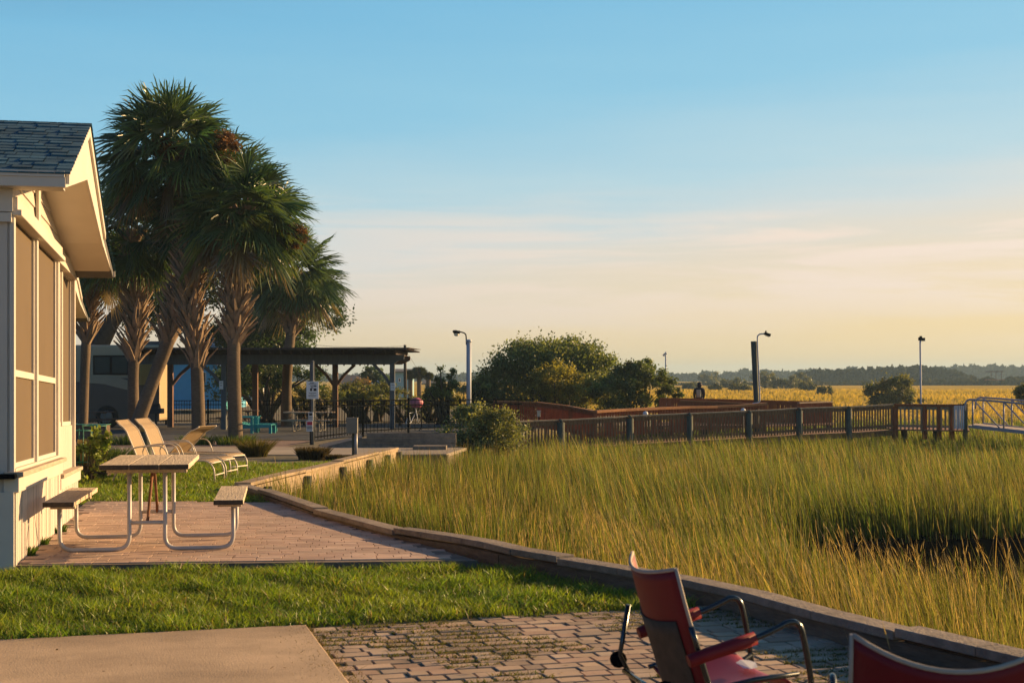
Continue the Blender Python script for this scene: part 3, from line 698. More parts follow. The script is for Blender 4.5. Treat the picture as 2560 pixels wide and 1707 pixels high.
run('seawall', 'sunlit tan timber seawall with dark round posts running back towards the footpath', FAR, .24, (1, -1), 'lit_wood', 'lit_wood', [.9, 3.6, 6.4, 9.0, 11.1, 12.6], 1.2, 1)
# ------------------------------------------------------------------ grass and leaves (numpy)
rg = np.random.default_rng(11)
def vnoise(x, y, seed=0, sc=1.0):      # cheap smooth noise
    x = x * sc + seed * 13.7; y = y * sc + seed * 7.3
    return (np.sin(x * 1.3 + 1.7 * np.sin(y * .7 + seed)) + np.sin(y * 1.1 + 1.9 * np.sin(x * .6 - seed)) + np.sin((x + y) * 2.3 + seed * 2) * .5 + np.sin((x - y * 1.4) * 3.7) * .35) / 2.85
def blades(base, h, wd, lean, curl, cb, ct_, seg=2, tipw=.0):
    n = len(base); ang = rg.uniform(0, 2 * np.pi, n); wv = np.stack([np.cos(ang), np.sin(ang), np.zeros(n)], 1) * wd[:, None]
    V = []; C = []
    ts = [0, .5, 1.0] if seg == 2 else [0, .35, .7, 1.0]
    for t in ts:
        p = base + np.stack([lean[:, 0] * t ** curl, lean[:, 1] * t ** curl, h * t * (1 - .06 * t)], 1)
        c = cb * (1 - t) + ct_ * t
        if t < 1: f = (1 - .35 * t); V += [p - wv * f, p + wv * f]; C += [c, c]
        else: V.append(p); C.append(c)
    k = len(V); V = np.stack(V, 1).reshape(-1, 3); C = np.stack(C, 1).reshape(-1, 3)
    b0 = np.arange(n) * k
    q = [np.stack([b0 + 2 * i, b0 + 2 * i + 1, b0 + 2 * i + 3, b0 + 2 * i + 2], 1) for i in range((k - 1) // 2 - 1)]
    t = np.stack([b0 + k - 3, b0 + k - 2, b0 + k - 1], 1)
    return V, np.concatenate(q), t, C
def join(parts):
    V, Q, T, C = [], [], [], []; o = 0
    for v, q, t, c in parts: V.append(v); Q.append(q + o); T.append(t + o); C.append(c); o += len(v)
    return np.concatenate(V), np.concatenate(Q), np.concatenate(T), np.concatenate(C)
def scatter(n, y0, y1, x0=None, xr=.40):
    y = np.sqrt(rg.uniform(y0 ** 2, y1 ** 2, n)); x = rg.uniform(-xr, xr, n) * y
    return x, y
def marsh(n, y0, y1, wd, hsc=1.0, seg=2):
    x, y = scatter(n, y0, y1)
    ok = (x > np.interp(y, shD, shX) + .16) & ~in_poly(x, y, CREEK)
    ok &= ~in_poly(x, y, DOCKFP)
    ok &= rg.random(n) < np.clip(.68 + .5 * vnoise(x, y, 31, 1.7) + .35 * vnoise(x, y, 32, 4.3), .15, 1)
    x, y = x[ok], y[ok]; n = len(x)
    d = x - np.interp(y, shD, shX)
    nz_ = vnoise(x, y, 1, .35); n2 = vnoise(x, y, 2, 1.3)
    h = (.98 + .16 * nz_ + .12 * n2) * rg.uniform(.62, 1.12, n) * hsc
    h = np.where(y > 40, h * .9, h)
    h = np.minimum(h, np.where(y > 42, .95 + .014 * np.clip(x, 0, 14) + rg.uniform(-.1, .12, n), 9)); h = h * np.where(d < 1.6, .8, 1) * np.clip(1 + .16 * vnoise(x, y, 21, 2.6) + .10 * vnoise(x, y, 22, 5.1), .6, 1.35)
    big = rg.random(n) < np.where(y < 17, .13, .08); h = np.where(big & (y < 42), h * 1.22, h)
    base = np.stack([x, y, zmarsh(x, y) - .03], 1)
    ln = rg.normal(0, .075, (n, 2)) * h[:, None]; ln[:, 0] -= h * np.clip(.03 + .12 * (x > 1) + .10 * n2 + rg.normal(0, .08, n), -.1, .4); ln[:, 1] -= h * .05
    gold = np.clip(.22 + .38 * vnoise(x, y, 5, .5) + rg.normal(0, .30, n) + .20 * (y < 15) - .06 * (y > 30), 0, 1)[:, None]
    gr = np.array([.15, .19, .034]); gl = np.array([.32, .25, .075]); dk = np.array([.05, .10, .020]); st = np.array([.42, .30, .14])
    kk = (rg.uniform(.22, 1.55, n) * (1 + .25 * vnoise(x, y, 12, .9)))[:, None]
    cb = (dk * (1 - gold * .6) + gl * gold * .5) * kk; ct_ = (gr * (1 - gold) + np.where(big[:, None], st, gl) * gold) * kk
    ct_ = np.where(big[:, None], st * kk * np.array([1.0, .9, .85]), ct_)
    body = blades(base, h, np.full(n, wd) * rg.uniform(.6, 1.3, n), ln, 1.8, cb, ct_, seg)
    if y1 > 24: return body
    k = np.where(big & (rg.random(n) < .42))[0]; parts_ = [body]       # pale seed heads on the tallest stems
    for r_ in range(4):
        t_ = rg.uniform(.78, .99, len(k)); hb = base[k] + np.stack([ln[k, 0] * t_ ** 1.8, ln[k, 1] * t_ ** 1.8, h[k] * t_ * (1 - .06 * t_)], 1)
        l2 = rg.uniform(.05, .11, len(k)); d2 = ln[k] * .12 + rg.normal(0, .009, (len(k), 2)); c2 = np.array([.40, .29, .15]) * rg.uniform(.6, 1.25, (len(k), 1))
        parts_.append(blades(hb, l2, np.full(len(k), wd * .65), d2, 1.2, c2, c2 * 1.1, 2))
    o_, V_, Q_, T_, C_ = 0, [], [], [], []
    for v_, q_, t3, c3 in parts_: V_.append(v_); Q_.append(q_ + o_); T_.append(t3 + o_); C_.append(c3); o_ += len(v_)
    return np.concatenate(V_), np.concatenate(Q_), np.concatenate(T_), np.concatenate(C_)
DOCKFP = [(-.6, 46.2), (13.6, 54.3), (18.0, 52.2), (25, 46), (26, 48.5), (18, 55), (14, 58), (7, 59), (-.5, 52)]
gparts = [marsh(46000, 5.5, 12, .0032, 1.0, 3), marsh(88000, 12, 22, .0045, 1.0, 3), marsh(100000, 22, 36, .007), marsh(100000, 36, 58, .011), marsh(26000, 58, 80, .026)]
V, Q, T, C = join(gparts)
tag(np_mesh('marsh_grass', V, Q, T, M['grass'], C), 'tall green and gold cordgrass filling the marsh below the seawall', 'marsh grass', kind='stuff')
# far tussocks: real tufts standing on the golden marsh
x, y = scatter(30000, 78, 260); ok = (x > np.interp(y, shD, shX) + 2); x, y = x[ok], y[ok]; n = len(x)
h = rg.uniform(.2, .5, n) * (1 + .3 * vnoise(x, y, 3, .1)); base = np.stack([x, y, -1.4 + np.clip((y - 75) / 60, 0, 1) * .65], 1)
gold = np.clip(.5 + .4 * vnoise(x, y, 6, .08) + rg.normal(0, .15, n), 0, 1)[:, None]
cb = np.array([.31, .26, .05]) * (1 - gold) + np.array([.55, .40, .08]) * gold
V, Q, T, C = blades(base, h, .035 * y / 100 * rg.uniform(1, 2.4, n), rg.normal(0, .1, (n, 2)), 1.5, cb * .9, cb * 1.15)
tag(np_mesh('marsh_tufts', V, Q, T, M['tuft'], C), 'golden grass tufts of the open marsh beyond the dock', 'marsh grass', kind='stuff')
# lawn
def lawn(n, x0, x1, y0, y1, test, wd, hh, zf):
    x = rg.uniform(x0, x1, n); y = rg.uniform(y0, y1, n); ok = test(x, y); x, y = x[ok], y[ok]; n = len(x)
    base = np.stack([x, y, zf(y) - .005], 1)
    tv = vnoise(x, y, 4, 5.5) + .5 * vnoise(x, y, 14, 13); h = rg.uniform(.35, 1.2, n) * hh * np.clip(1 + .55 * tv, .3, 1.9); ln = rg.normal(0, .6, (n, 2)) * h[:, None]
    k = np.clip(.5 + .4 * vnoise(x, y, 8, 3.1) + rg.normal(0, .25, n), 0, 1)[:, None]
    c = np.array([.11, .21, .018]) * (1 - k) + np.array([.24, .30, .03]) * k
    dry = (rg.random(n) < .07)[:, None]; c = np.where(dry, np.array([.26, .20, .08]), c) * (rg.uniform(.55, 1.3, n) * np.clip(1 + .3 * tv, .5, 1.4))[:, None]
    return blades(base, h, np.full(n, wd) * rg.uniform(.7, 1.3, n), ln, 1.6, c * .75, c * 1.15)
zgn = lambda y: np.interp(y, [p[0] for p in LAND], [p[1] for p in LAND])
farline = lambda x: np.where(x < -1.235, 8.14 + (x + 2.89) * .299, 8.655 + (x + 1.235) * .300)
shn = lambda y: np.interp(y, shD, shX)
tA = lambda x, y: (y > farline(x) + .01 - .045 * np.clip(vnoise(x, y * 0, 17, 5), 0, 1)) & (y < 11.12 + (x + 3.9) * .1 - .03) & (x < shn(y) - .12)
tB = lambda x, y: (x < shn(y) - .12) & ~in_poly(x, y, PATIO) & (y > 11.0) & (x > -.27 - (y - 11.5) * .38 - .05)
cott = lambda y: -3.88 - .2125 * (y - 11.15) + .1
tC = lambda x, y: (x < shn(y) - .13) & (x > np.where(y < 17, cott(y) + 0, -9.5)) & ~in_poly(x, y, PATIO) & (y > 18.4) & (y < 29.5 + .8 * np.sin(x * 1.7) + .35 * (x + 6))
zl = lambda y: zgn(y) + np.where(y > 12, 0, 0)
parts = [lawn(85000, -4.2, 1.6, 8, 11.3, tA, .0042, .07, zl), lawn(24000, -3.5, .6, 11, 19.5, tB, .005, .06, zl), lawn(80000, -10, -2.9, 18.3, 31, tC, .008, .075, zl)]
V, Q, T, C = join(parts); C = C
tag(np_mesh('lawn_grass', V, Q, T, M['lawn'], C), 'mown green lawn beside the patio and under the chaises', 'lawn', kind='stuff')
# fallen leaves on the slab, pavers and patio
def litter(n, poly, zf, seed):
    a = np.array(poly); x = rg.uniform(a[:, 0].min(), a[:, 0].max(), n); y = rg.uniform(max(5, a[:, 1].min()), a[:, 1].max(), n); ok = in_poly(x, y, poly); x, y = x[ok], y[ok]; n = len(x); th = rg.uniform(0, 6.28, n); L_ = rg.uniform(.008, .02, n)
    ax = np.stack([np.cos(th), np.sin(th), rg.normal(0, .2, n)], 1) * L_[:, None]; sd_ = np.stack([-np.sin(th), np.cos(th), rg.normal(0, .3, n)], 1) * L_[:, None] * .4; p = np.stack([x, y, zf(y) + .008], 1)
    c = np.array([.20, .13, .06]) * rg.uniform(.5, 1.4, (n, 1)); return np.stack([p - ax, p + sd_, p + ax, p - sd_], 1).reshape(-1, 3), np.repeat(c, 4, 0)
v1, c1 = litter(90, SLAB, lambda y: np.full(len(y), .025), 1); v2, c2_ = litter(160, PAVE, lambda y: np.full(len(y), .008), 2); v3, c3 = litter(160, PATIO, zpatio, 3)
V = np.concatenate([v1, v2, v3]); tag(np_mesh('leaf_litter', V, np.arange(len(V)).reshape(-1, 4), None, M['grass'], np.concatenate([c1, c2_, c3])), 'small dry leaves fallen on the slab, pavers and patio', 'leaf litter', kind='stuff')
# weeds in the joints
def weeds(n, poly, ang, W_, zf, hh, wd, dens):
    a = np.array(poly); x = rg.uniform(a[:, 0].min(), a[:, 0].max(), n); y = rg.uniform(a[:, 1].min(), a[:, 1].max(), n)
    v = -x * np.sin(ang) + y * np.cos(ang); vs0 = min(-px * math.sin(ang) + py * math.cos(ang) for px, py in poly)
    off = np.round((v - vs0) / W_) * W_ + vs0 - v
    x = x - np.sin(ang) * off + rg.normal(0, .006, n); y = y + np.cos(ang) * off + rg.normal(0, .006, n)
    ok = in_poly(x, y, poly) & (vnoise(x, y, 9, 2.4) + .5 * vnoise(x, y, 3, 6) > dens); x, y = x[ok], y[ok]; n = len(x)
    h = rg.uniform(.3, 1, n) * hh; base = np.stack([x, y, zf(y)], 1); k = rg.random(n)[:, None]
    c = np.array([.09, .13, .02]) * k + np.array([.22, .16, .05]) * (1 - k)
    return blades(base, h, np.full(n, wd), rg.normal(0, .8, (n, 2)) * h[:, None], 1.4, c * .8, c)
parts = [weeds(100000, PAVE, R(16.6), .132, lambda y: np.full(len(y), -.006), .042, .003, .10)]
x = rg.normal(-1.1, .08, 1500); y = rg.uniform(6.9, 8.7, 1500); x = x - (y - 7.9) * .28 + .0; n = 1500
c = np.array([.16, .13, .035]) * rg.uniform(.6, 1.3, (n, 1)); h = rg.uniform(.02, .05, n)
parts.append(blades(np.stack([x, y, np.full(n, -.008)], 1), h, np.full(n, .0026), rg.normal(0, .9, (n, 2)) * h[:, None], 1.4, c * .8, c))
V, Q, T, C = join(parts); tag(np_mesh('joint_weeds', V, Q, T, M['grass'], C), 'dry weeds and moss growing between the foreground pavers', 'weeds', kind='stuff')
# clumps at the foot of the cottage wall and of the palms
def clump(cx, cy, r, n, hh, wd, cols, z=None, name='grass_clump', label='', parent=None, spread=.5):
    a = rg.uniform(0, 2 * np.pi, n); q = np.sqrt(rg.random(n)) * r; x, y = cx + q * np.cos(a), cy + q * np.sin(a)
    h = rg.uniform(.5, 1.1, n) * hh; k = rg.random((n, 1)); c = np.array(cols[0]) * k + np.array(cols[1]) * (1 - k)
    ln = np.stack([np.cos(a), np.sin(a)], 1) * (q / r * h * spread)[:, None] + rg.normal(0, .12, (n, 2)) * h[:, None]
    zz = zgn(y) if z is None else np.full(n, z)
    V, Q, T, C = blades(np.stack([x, y, zz - .01], 1), h, np.full(n, wd), ln, 1.7, c * .75, c, 3)
    return np_mesh(name, V, Q, T, M['grass'], C, parent)

def leaf_cloud(name, blobs, n, size, cA, cB, parent, matl, ncl=90, up=.3, sig=.16, clv=.35):
    """leaves gathered in many small sprays; blobs = (x,y,z,rx,ry,rz,weight)"""
    w_ = np.array([b[6] for b in blobs], float); w_ /= w_.sum(); pick = rg.choice(len(blobs), ncl, p=w_); B = np.array(blobs)[pick]
    d = rg.normal(0, 1, (ncl, 3)); d /= np.linalg.norm(d, axis=1)[:, None]; d[:, 2] = np.abs(d[:, 2]) * np.where(rg.random(ncl) < .72, 1, -1)
    rr = rg.uniform(.45, 1.0, ncl)[:, None] ** .6; cc = B[:, :3] + d * B[:, 3:6] * rr
    ck = rg.normal(1, clv, ncl).clip(.4, 1.7); tone = rg.random(ncl)
    ci = rg.integers(0, ncl, n); R_ = B[ci, 3:6].mean(1)[:, None]
    p = cc[ci] + rg.normal(0, 1, (n, 3)) * R_ * sig * np.array([1, 1, .8]) * rg.uniform(.5, 1.25, (n, 1))
    nrm = rg.normal(0, 1, (n, 3)); nrm[:, 2] += .5; nrm /= np.linalg.norm(nrm, axis=1)[:, None]
    ax = rg.normal(0, 1, (n, 3)) + np.array([0, 0, up * 2]); ax -= nrm * (ax * nrm).sum(1)[:, None]; ax /= np.linalg.norm(ax, axis=1)[:, None]
    sd2 = np.cross(nrm, ax); L_ = size * rg.uniform(.7, 1.3, n)[:, None]
    V = np.stack([p - ax * L_ * .5, p + sd2 * L_ * .25, p + ax * L_ * .5, p - sd2 * L_ * .25], 1).reshape(-1, 3)
    b0 = np.arange(n) * 4; Q = np.stack([b0, b0 + 1, b0 + 2, b0 + 3], 1)
    t = (tone[ci] * .7 + rg.random(n) * .3)[:, None]
    c = 1.9 * (np.array(cA) * (1 - t) + np.array(cB) * t) * (ck[ci] * rg.uniform(.75, 1.25, n))[:, None]
    return np_mesh(name, V, Q, None, matl, np.repeat(c, 4, axis=0), parent), cc
def shrub(name, label, cat, base, blobs, n, size, cA, cB, ncl=90, group=None, limbs=10, stem=.05, **kw):
    t = thing(name, label, cat, base, group)
    o, cc = leaf_cloud('foliage', blobs, n, size, cA, cB, t, M['leaf'], ncl, **kw)
    m = MB(); b = Vector(base)
    for i in range(min(limbs, len(cc))):
        e = Vector(cc[i * len(cc) // limbs]); mid = b.lerp(e, .5) + Vector((rg.normal(0, .05), 0, .12)) * (e - b).length
        m.tube([b + Vector((rg.normal(0, stem * 2), rg.normal(0, stem * 2), -.1)), mid, e], [stem, stem * .6, stem * .22], 6)
    m.build('branches' if limbs != 1 else 'trunk', M['bark'], t); return t
# ------------------------------------------------------------------ sabal palms
def palm(label, path, D, boots, Rc, nf, seed, r0=.19, cen=None, fruit=(), dens=1.0, flat=1.0, shade=0):
    rl = random.Random(seed); base = P(*path[0], D); base = (base[0], D, zg(D))
    t = thing('palm_tree', label, 'palm tree', base, 'cabbage palms beside the pavilion')
    pts = [Vector((base[0], D, base[2] - .15))] + [Vector(P(a, b_, D)) for a, b_ in path[1:]]
    # smooth trunk path
    cur = []; n = 26
    for i in range(n + 1):
        s = i / n * (len(pts) - 1); k = min(int(s), len(pts) - 2); u = s - k
        p0, p1, p2, p3 = pts[max(k - 1, 0)], pts[k], pts[k + 1], pts[min(k + 2, len(pts) - 1)]
        cur.append(.5 * ((2 * p1) + (p2 - p0) * u + (2 * p0 - 5 * p1 + 4 * p2 - p3) * u * u + (3 * p1 - p0 - 3 * p2 + p3) * u ** 3))
    m = MB(); m.tube(cur, [r0 * (1.22 - .22 * min(1, i / 4)) * (1 + .035 * math.sin(i * 5.1)) for i in range(n + 1)], 14); m.build('trunk', M['trunk'], t)
    top = cur[-1]; m = MB(); nb = int(boots[1] * 1.15); s0 = boots[0]
    for i in range(nb):
        s = lerp(s0, 1.0, i / nb) * n; k = min(int(s), n - 1); p = cur[k].lerp(cur[k + 1], s - k); a = i * 2.39996 + rl.gauss(0, .15)
        out = Vector((math.cos(a), math.sin(a), 0)); tw = Vector((-math.sin(a), math.cos(a), 0)) * rl.choice((-1, 1)) * rl.uniform(.15, .55)
        L_ = rl.uniform(.44, .82) * (1.12 - .2 * i / nb); q0 = p + out * r0 * .72; el = rl.uniform(.9, 1.7)
        q1 = q0 + (out * .75 + tw * .6 + Vector((0, 0, el))).normalized() * L_ * .6
        q2 = q1 + (out * rl.uniform(.5, 1.0) + tw + Vector((0, 0, el * .75))).normalized() * L_ * .5
        m.beam(q0, q1, .16, .06, 0, .10, .042, out); m.beam(q1, q2, .10, .04, 0, .04, .018, out)
    m.build('boots', M['boots'], t)
    c = np.array(top); rr = np.random.default_rng(seed); V, Q, T, C = [], [], [], []; o = 0
    ns = 34; th = np.linspace(-1.95, 1.95, ns)
    for f in range(nf):
        u = (f + .5) / nf; el = math.asin(max(-.78, min(.99, 1 - 1.72 * u))) + rr.normal(0, .08); az = f * 2.39996 + rr.normal(0, .25)
        a = np.array([math.cos(az) * math.cos(el), math.sin(az) * math.cos(el), math.sin(el)])
        lp = Rc * rr.uniform(.42, .60); lb = Rc * rr.uniform(.42, .58)
        s_ = np.cross(a, [0, 0, 1.0]); s_ /= np.linalg.norm(s_) + 1e-9; roll = rr.normal(0, .5); nn = np.cross(s_, a)
        s_, nn = s_ * math.cos(roll) + nn * math.sin(roll), nn * math.cos(roll) - s_ * math.sin(roll)
        p0 = c + a * .12; hb = c + a * lp + np.array([0, 0, -.13 * lp * math.cos(el)]) * flat
        a2 = a + np.array([0, 0, -.35 * math.cos(el)]); a2 /= np.linalg.norm(a2)
        # petiole
        wv = s_ * .018; V += [p0 - wv, p0 + wv, hb + wv * .6, hb - wv * .6]; Q.append((o, o + 1, o + 2, o + 3)); o += 4
        old = u > .86; k = rr.uniform(.6, 1.3); y_ = np.clip(rr.normal(.28 + .3 * u, .25), 0, 1)
        col = (np.array([.036, .098, .044]) * (1 - y_) + np.array([.13, .175, .04]) * y_) * k
        if old and rr.random() < .5: col = np.array([.20, .15, .07]) * k
        C += [col * 1.2] * 4
        for j in range(ns):
            if rr.random() < .06: continue
            ct2, st2 = math.cos(th[j]), math.sin(th[j])
            d = a2 * ct2 + s_ * st2 - nn * .10 * abs(st2); d /= np.linalg.norm(d); L_ = lb * (.72 + .28 * ct2) * rr.uniform(.88, 1.1)
            wd = np.cross(d, nn); wd /= np.linalg.norm(wd) + 1e-9; tilt = (.75 if j % 2 else -.75); wd = wd * math.cos(tilt) + nn * math.sin(tilt)
            b0 = o
            for tt, ww in ((.04, .010), (.42, .024), (.76, .016), (1.0, 0)):
                p = hb + d * L_ * tt + np.array([0, 0, -1]) * (rr.uniform(.16, .34) * L_ * tt ** 2.2)
                if ww: V += [p - wd * ww * Rc / 2.0, p + wd * ww * Rc / 2.0]; o += 2
                else: V.append(p); o += 1
            C += [col * .9] * 2 + [col] * 2 + [col * 1.1] * 2 + [col * 1.2 + np.array([.02, .012, 0])]
            Q += [(b0, b0 + 1, b0 + 3, b0 + 2), (b0 + 2, b0 + 3, b0 + 5, b0 + 4)]; T.append((b0 + 4, b0 + 5, b0 + 6))
    np_mesh('crown', V, Q, T, M['palm'], C, t)
    for (px, py, dD, rx, rz) in fruit:
        q = P(px, py, D + dD)
        o_, _ = leaf_cloud('fruit_stalk', [(q[0], q[1], q[2], rx, rx, rz, 1)], 2600, .075, (.045, .022, .008), (.10, .05, .018), t, M['leaf'], 26, up=-.4, sig=.22)
    return t
PD = 41.5
palm('tallest cabbage palm, its thick booted trunk in the middle of the clump', [(497, 1095), (491, 900), (470, 745), (474, 590), (425, 385)], PD, (.22, 240), 2.5, 104, 1, .185, fruit=[(565, 372, -1.2, .34, .42), (405, 380, -1.0, .36, .38)])
palm('cabbage palm with a straight reddish trunk standing on the right of the clump', [(590, 1110), (584, 900), (589, 760), (590, 650), (608, 545)], PD - .6, (.30, 210), 2.25, 100, 2, .19, fruit=[(738, 590, -.6, .3, .3)])
palm('cabbage palm whose leaning trunk slants up to the right behind the chaises', [(322, 1110), (385, 945), (440, 800), (480, 690), (548, 490)], PD + 1.0, (.38, 170), 2.3, 92, 3, .2)
palm('dark cabbage palm with a booted trunk left of the leaning one', [(335, 1088), (333, 940), (342, 790), (340, 700), (325, 600)], PD + 2.4, (.30, 170), 2.2, 72, 4, .17)
palm('thin cabbage palm just past the cottage wall, half hidden by its roof', [(205, 1066), (212, 930), (216, 830), (219, 740), (222, 660)], PD + 4.5, (.42, 120), 1.8, 60, 5, .15)
palm('cabbage palm behind the pavilion with its crown hanging over the roof', [(716, 1040), (717, 960), (722, 880), (730, 800), (735, 690)], 64.0, (.62, 60), 2.65, 104, 6, .22)
for px, py, r, n in ((590, 1112, .55, 500), (490, 1098, .5, 350), (325, 1112, .5, 350)):
    q = P(px, py, PD - .8); tag(clump(q[0], q[1], r, n, .34, .009, [(.07, .13, .02), (.13, .17, .03)]), {590: 'tuft of green grass at the foot of the reddish palm trunk', 490: 'tuft of green grass at the foot of the thick booted palm', 325: 'tuft of dark grass at the foot of the leaning palm'}[px], 'grass', 'grass tufts under the palms')
q = P(638, 1143, 33.0); tag(clump(q[0], 33.0, .26, 900, .46, .007, [(.055, .06, .015), (.16, .12, .03)], spread=.9), 'rounded dark ornamental grass beside the last chaise', 'plant')
q = P(262, 1128, 30.0)
tag(clump(q[0], 30.0, .75, 1300, .36, .009, [(.04, .075, .02), (.08, .11, .03)]), 'low green border plants beyond the tomato cages', 'plant')

# ------------------------------------------------------------------ background trees and shrubs
def tree(name, label, px, py, D, rx, ry, h, n, cA, cB, size=.25, cat='tree', group=None, ncl=70, lobes=4):
    b = (X(px, D), D, zg(D) if px < 1180 else -1.2); cz = Z(py, D) - h * .35
    bl = [(b[0] + rg.normal(0, rx * .45), D + rg.normal(0, ry * .3), cz + rg.normal(0, h * .12), rx * rg.uniform(.5, .75), ry * .6, h * rg.uniform(.3, .42), 1) for _ in range(lobes)]
    return shrub(name, label, cat, b, bl, n, size, cA, cB, ncl, group, limbs=12, stem=.1)
dk, md, yl = (.015, .032, .011), (.036, .062, .016), (.15, .13, .025)
o = thing('live_oak', 'dark live oak with a leaning limb behind the motorhome', 'tree', (X(235, 74), 74, -.75))
m = MB(); m.tube([(X(205, 74), 74, -1), (X(235, 74), 74, 2.6), (X(280, 74), 74, 4.4), (X(330, 74), 74, 5.6), (X(420, 74), 75, 6.4)], [.55, .5, .42, .35, .15], 10)
m.tube([(X(235, 74), 74, 2.4), (X(215, 74), 74, 5), (X(180, 74), 75, 7)], [.4, .3, .15], 8); m.build('trunk', M['bark'], o)
leaf_cloud('crown', [(X(210, 75), 75, 7.0, 4.2, 3, 2.4, 1), (X(370, 75), 75, 7.3, 3.4, 3, 2.0, 1), (X(480, 75), 75, 6.6, 3.0, 3, 2.3, 1), (X(600, 75), 76, 6.0, 2.4, 2, 2.6, .8), (X(400, 77), 77, 4.9, 2.6, 2, 1.2, .5)], 24000, .2, (.012, .020, .009), (.03, .042, .014), o, M['leaf'], 150, up=0, sig=.2)
tree('oak_tree', 'dark broad tree behind the pavilion roof, left of the hanging palm crown', 665, 770, 78, 3.4, 3, 6.5, 26000, dk, md, .19, lobes=8, ncl=150)
tree('bushy_tree', 'bushy tree seen through the pavilion between its brown posts', 670, 925, 70, 2.4, 1.5, 2.4, 9000, dk, md, .13)
hedge = [(760, 940, 71, 1.4, 2.0), (880, 962, 76, 1.8, 1.7), (815, 955, 70, 1.6, 1.5), (950, 975, 74, 1.6, 1.3), (1010, 985, 72, 1.5, 1.2), (905, 978, 69, 1.4, 1.1), (1075, 975, 71, 1.5, 1.6)]
for i, (px, py, D, rx, h) in enumerate(hedge):
    lab = ['green shrub behind the beach rules sign', 'yellow green shrub right of the brown Y shaped pavilion post', 'broad shrub behind the brown Y shaped pavilion post', 'low shrub behind the rightmost pavilion post', 'low shrub in front of the pale blue house', 'small shrub under the middle of the pavilion beam', 'shrub in front of the row of distant palms'][i]
    tree('hedge_shrub', lab, px, py, D, rx, 1.2, h, 4200, (.035, .055, .016), (.11, .115, .028), .11, 'shrub', 'shrubs along the back fence', 40, 3)
tree('young_tree', 'slender young tree with loose leaves left of the white lamp pole', 1112, 925, 68, .9, .8, 2.6, 3600, (.035, .065, .02), (.08, .105, .03), .13, 'tree', None, 34, 4)
tree('young_tree', 'rounded shrub right behind the white lamp pole', 1190, 950, 69, 1.0, 1.0, 2.0, 4200, dk, md, .12, 'shrub', None, 36, 3)
# mangrove thicket behind the dock
BD = 68.0
def blob(px, py, D, rpx, rpy): s = D / F; return (X(px, D), D, Z(py, D), rpx * s, rpx * s * .8, rpy * s, rpx * rpy / 4000.)
shrub('big_shrub', 'large rounded dark green shrub behind the dock, the tallest of the thicket', 'shrub', (X(1350, 70), 70, -1.0),
      [blob(1350, 925, 70, 120, 68), blob(1260, 960, 70, 70, 50), blob(1440, 930, 70, 90, 70), blob(1340, 1010, 69, 130, 34), blob(1460, 1010, 68, 90, 34), blob(1300, 900, 71, 75, 45), blob(1400, 880, 71, 80, 34), blob(1225, 985, 69, 40, 28), blob(1370, 920, 70, 100, 55), blob(1500, 975, 68, 70, 45), blob(1490, 930, 70, 55, 55)], 52000, .15, (.045, .07, .022), (.11, .13, .04), 330, sig=.2, clv=.25)
shrub('olive_shrub', 'yellowish olive shrub growing in front of the large dark shrub', 'shrub', (X(1400, 66), 66, -1.0),
      [blob(1390, 955, 66, 70, 48), blob(1440, 985, 66, 75, 30), blob(1345, 975, 66, 50, 35)], 15000, .12, (.075, .085, .016), (.16, .145, .028), 100, sig=.15)
shrub('side_shrub', 'grey green shrub at the right end of the thicket with upright sprays', 'shrub', (X(1590, 65), 65, -1.0),
      [blob(1570, 955, 66, 75, 50), blob(1630, 970, 65, 65, 45), blob(1540, 985, 65, 70, 35), blob(1600, 925, 66, 45, 30), blob(1672, 990, 65, 32, 30), blob(1600, 1015, 65, 90, 25)], 19000, .13, (.036, .062, .02), (.095, .122, .038), 150, sig=.14)
shrub('front_shrub', 'leafy green shrub growing in the marsh edge before the left end of the dock', 'shrub', (X(1200, 40.5), 40.5, -.9),
      [blob(1190, 1075, 40.5, 80, 48), blob(1175, 1035, 41, 32, 28), blob(1260, 1060, 40, 50, 40), blob(1250, 1095, 40, 75, 38), blob(1150, 1110, 40, 45, 30), blob(1165, 1045, 41, 35, 30), blob(1230, 1045, 41, 30, 28), blob(1310, 1085, 41, 35, 25), blob(1200, 1120, 40, 90, 25)], 15000, .085, (.045, .066, .026), (.125, .135, .045), 110, sig=.24, stem=.03)
shrub('round_shrub', 'round olive bush behind the right half of the dock beside the thin lamp pole', 'shrub', (X(2220, 118), 118, -.9),
      [blob(2225, 985, 118, 65, 38), blob(2240, 965, 118, 40, 28), blob(2185, 1000, 118, 40, 22), blob(2275, 1000, 118, 38, 22), blob(2225, 1012, 118, 75, 22)], 12000, .21, (.036, .05, .015), (.095, .095, .022), 70, sig=.15)
shrub('round_shrub', 'green bush cut off by the right edge above the gangway', 'shrub', (X(2575, 80), 80, -1.3), [blob(2580, 985, 80, 45, 25)], 3500, .15, (.035, .05, .016), (.09, .09, .024), 40)
